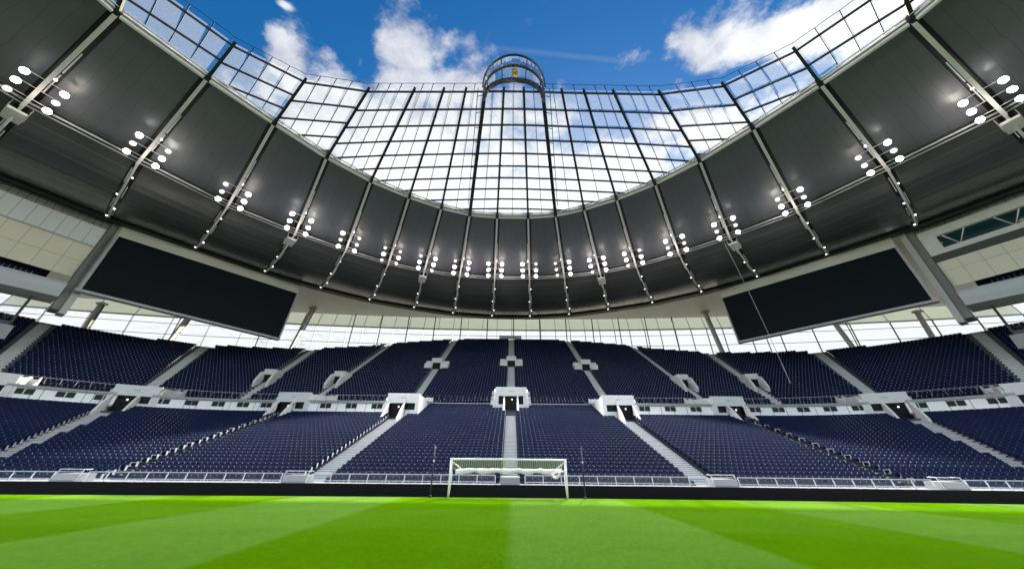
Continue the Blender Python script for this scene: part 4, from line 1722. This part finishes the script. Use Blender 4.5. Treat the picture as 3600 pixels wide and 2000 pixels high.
# ------------------------------------------------------------------ ends of the two side stands
def side_stand(s):
    P0 = Vector((s * 68.8, 44.7, 0))
    ux = Vector((s * .5, -.866, 0))              # along the stand, away from the corner
    nx = Vector((-s * .866, -.5, 0))             # towards the pitch
    lab = 'end of the side stand with %s, beside the %s screen'
    t = empty('side_stand', P0, cat='side stand',
              label=(lab % ('white and beige panels', 'left')) if s < 0 else (lab % ('a long teal window', 'right')))
    def P(l, out, z):
        return ux * l + nx * out + Vector((0, 0, z))
    LEN = 60.0
    def quad(name, mat, a, b, l0=0.0, l1=LEN, sl0=0.0):
        """strip between profile points a and b (out, z)"""
        m = MB()
        n = 12
        for i in range(n):
            p, q = l0 + (l1 - l0) * i / n, l0 + (l1 - l0) * (i + 1) / n
            w = hypot(b[0] - a[0], b[1] - a[1])
            m.face((P(p, *a), P(q, *a), P(q, *b), P(p, *b)), 0, ((p, 0), (q, 0), (q, w), (p, w)))
        return m.build(name, mat, t)
    zm0, zm1 = 36.0, 38.4
    quad('mesh_cladding', MT['mesh'], (0, zm0), (-.6, zm1))
    if s < 0:
        quad('white_fascia', MT['tilew'], (.1, 32.55), (0, 36.0))
        quad('edge_trim', MT['sframe'], (.2, 32.35), (.1, 32.55))
        quad('beige_soffit', MT['tileb'], (-.6, 27.0), (.15, 32.35))
    else:
        quad('white_fascia', MT['white'], (.1, 35.2), (0, 36.6))
        quad('white_fascia', MT['white'], (.1, 32.1), (.1, 32.95))
        quad('white_fascia', MT['white'], (.1, 32.95), (.1, 35.2), 0, 1.7)
        quad('window', MT['teal'], (-.5, 32.95), (-.5, 35.2), 1.7)
        for k in range(8):
            m = MB()
            l = 3.4 + 5.2 * k
            m.tube((P(l - 1.1, -.35, 35.15), P(l, -.35, 33.0), P(l + 1.2, -.35, 35.15)), .09, 5)
            m.build('window_strut', MT['rib'], t)
        quad('edge_trim', MT['dark'], (-.3, 31.0), (.15, 32.1))
        quad('beige_soffit', MT['tileb'], (-.6, 26.75), (-.3, 31.0))
    # seats of the middle tier seen over its front
    m = MB()
    for r in range(3):
        o, z = -1.2 - .85 * r, 25.4 + .55 * r
        l = 3.2
        while l < LEN - 1:
            for a, d in (((l, o, z + .35), (.46, .12, .55)),):
                M4 = Matrix((ux, nx, Vector((0, 0, 1)))).transposed().to_4x4()
                m.box((l, o, z + .45), (.44, .10, .5), 0, M4)
                m.box((l, o + .14, z + .30), (.42, .16, .12), 0, M4)
                m.box((l + .25, o + .06, z + .3), (.05, .12, .3), 1, M4)
            l += .52
    m.build('seat_row', [MT['seat'], MT['bracket']], t)
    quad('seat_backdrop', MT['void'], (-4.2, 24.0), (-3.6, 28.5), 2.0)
    quad('tier_floor', MT['terrace'], (-4.2, 25.3), (.4, 25.3))
    # grey curved front of the middle tier
    m = MB()
    n = 24
    prof = [(1.0, 25.5), (1.2, 25.1), (1.15, 24.2), (.9, 23.2), (-2.5, 22.8)]
    def tz(l, z):
        return z - .035 * l if z < 26 else z - .02 * l
    for i in range(n):
        p, q = LEN * i / n, LEN * (i + 1) / n
        for a, b in zip(prof[:-1], prof[1:]):
            m.face((P(p, a[0], tz(p, a[1])), P(q, a[0], tz(q, a[1])), P(q, b[0], tz(q, b[1])), P(p, b[0], tz(p, b[1]))))
    m.build('tier_front', MT['fascia'], t, True)
    m = MB()
    for i in range(1, 9):
        l = i * 6.5
        m.beam(P(l, 1.46, tz(l, 25.6)), P(l, 1.36, tz(l, 24.6)), .05, .02)
    m.build('joint', MT['dark'], t)
    # end pillar between the stand and the screen
    m = MB()
    for l, w, o0, o1, z0, z1, mi in ((-.55, .9, -2.6, .35, 21.5, 38.0, 0), (-1.35, .75, -1.6, .7, 21.0, 37.6, 1)):
        m.hexa([P(l - w / 2, o0, z0), P(l + w / 2, o0, z0), P(l + w / 2, o1, z0), P(l - w / 2, o1, z0),
                P(l - w / 2, o0, z1), P(l + w / 2, o0, z1), P(l + w / 2, o1, z1), P(l - w / 2, o1, z1)], mi)
    m.build('end_pillar', [MT['pillar'], MT['column']], t)
    # glazed box under the middle tier with slanting mullions
    m = MB()
    prof2 = [(-1.0, 23.2), (-2.6, 19.0)]
    for i in range(10):
        p, q = 2.0 + 4.5 * i, 2.0 + 4.5 * (i + 1)
        m.face((P(p, *prof2[0]), P(q, *prof2[0]), P(q, *prof2[1]), P(p, *prof2[1])))
    m.face((P(2, -1, 23.2), P(2, -2.6, 19), P(2, -8, 19), P(2, -8, 23.2)))
    m.build('glazed_box', MT['clear'], t)
    m = MB()
    for i in range(11):
        p = 2.0 + 4.5 * i
        m.beam(P(p, -1.0, 23.2), P(p, -2.6, 18.9), .28, .3)
    m.beam(P(2, -2.6, 18.9), P(LEN, -2.6, 18.9), .4, .5)
    m.beam(P(2, -1.0, 23.1), P(LEN, -1.0, 23.1), .3, .3)
    m.build('mullion', MT['mull'], t)
    quad('box_back', MT['fascia'], (-9, 18.5), (-9, 23.2), 6)
    quad('balcony_front', MT['cap'], (-2.3, 16.6), (-2.3, 18.6), 1.5)
    quad('balcony_floor', MT['cap'], (-9, 18.5), (-2.3, 18.6), 1.5)


side_stand(-1)
side_stand(1)


# ------------------------------------------------------------------ hanging cable on the right
def hanging_cable():
    a, b = Vector((39.9, 50.2, 38.6)), Vector((41.6, 49.6, 12.6))
    m = MB()
    m.tube([a + (b - a) * f + Vector((.25 * sin(pi * f), 0, 0)) for f in np.linspace(0, 1, 9)], .04, 5)
    o = m.build('hanging_cable', MT['cable'])
    tag(o, 'thin pale cable hanging from the roof in front of the right screen', 'cable')


hanging_cable()
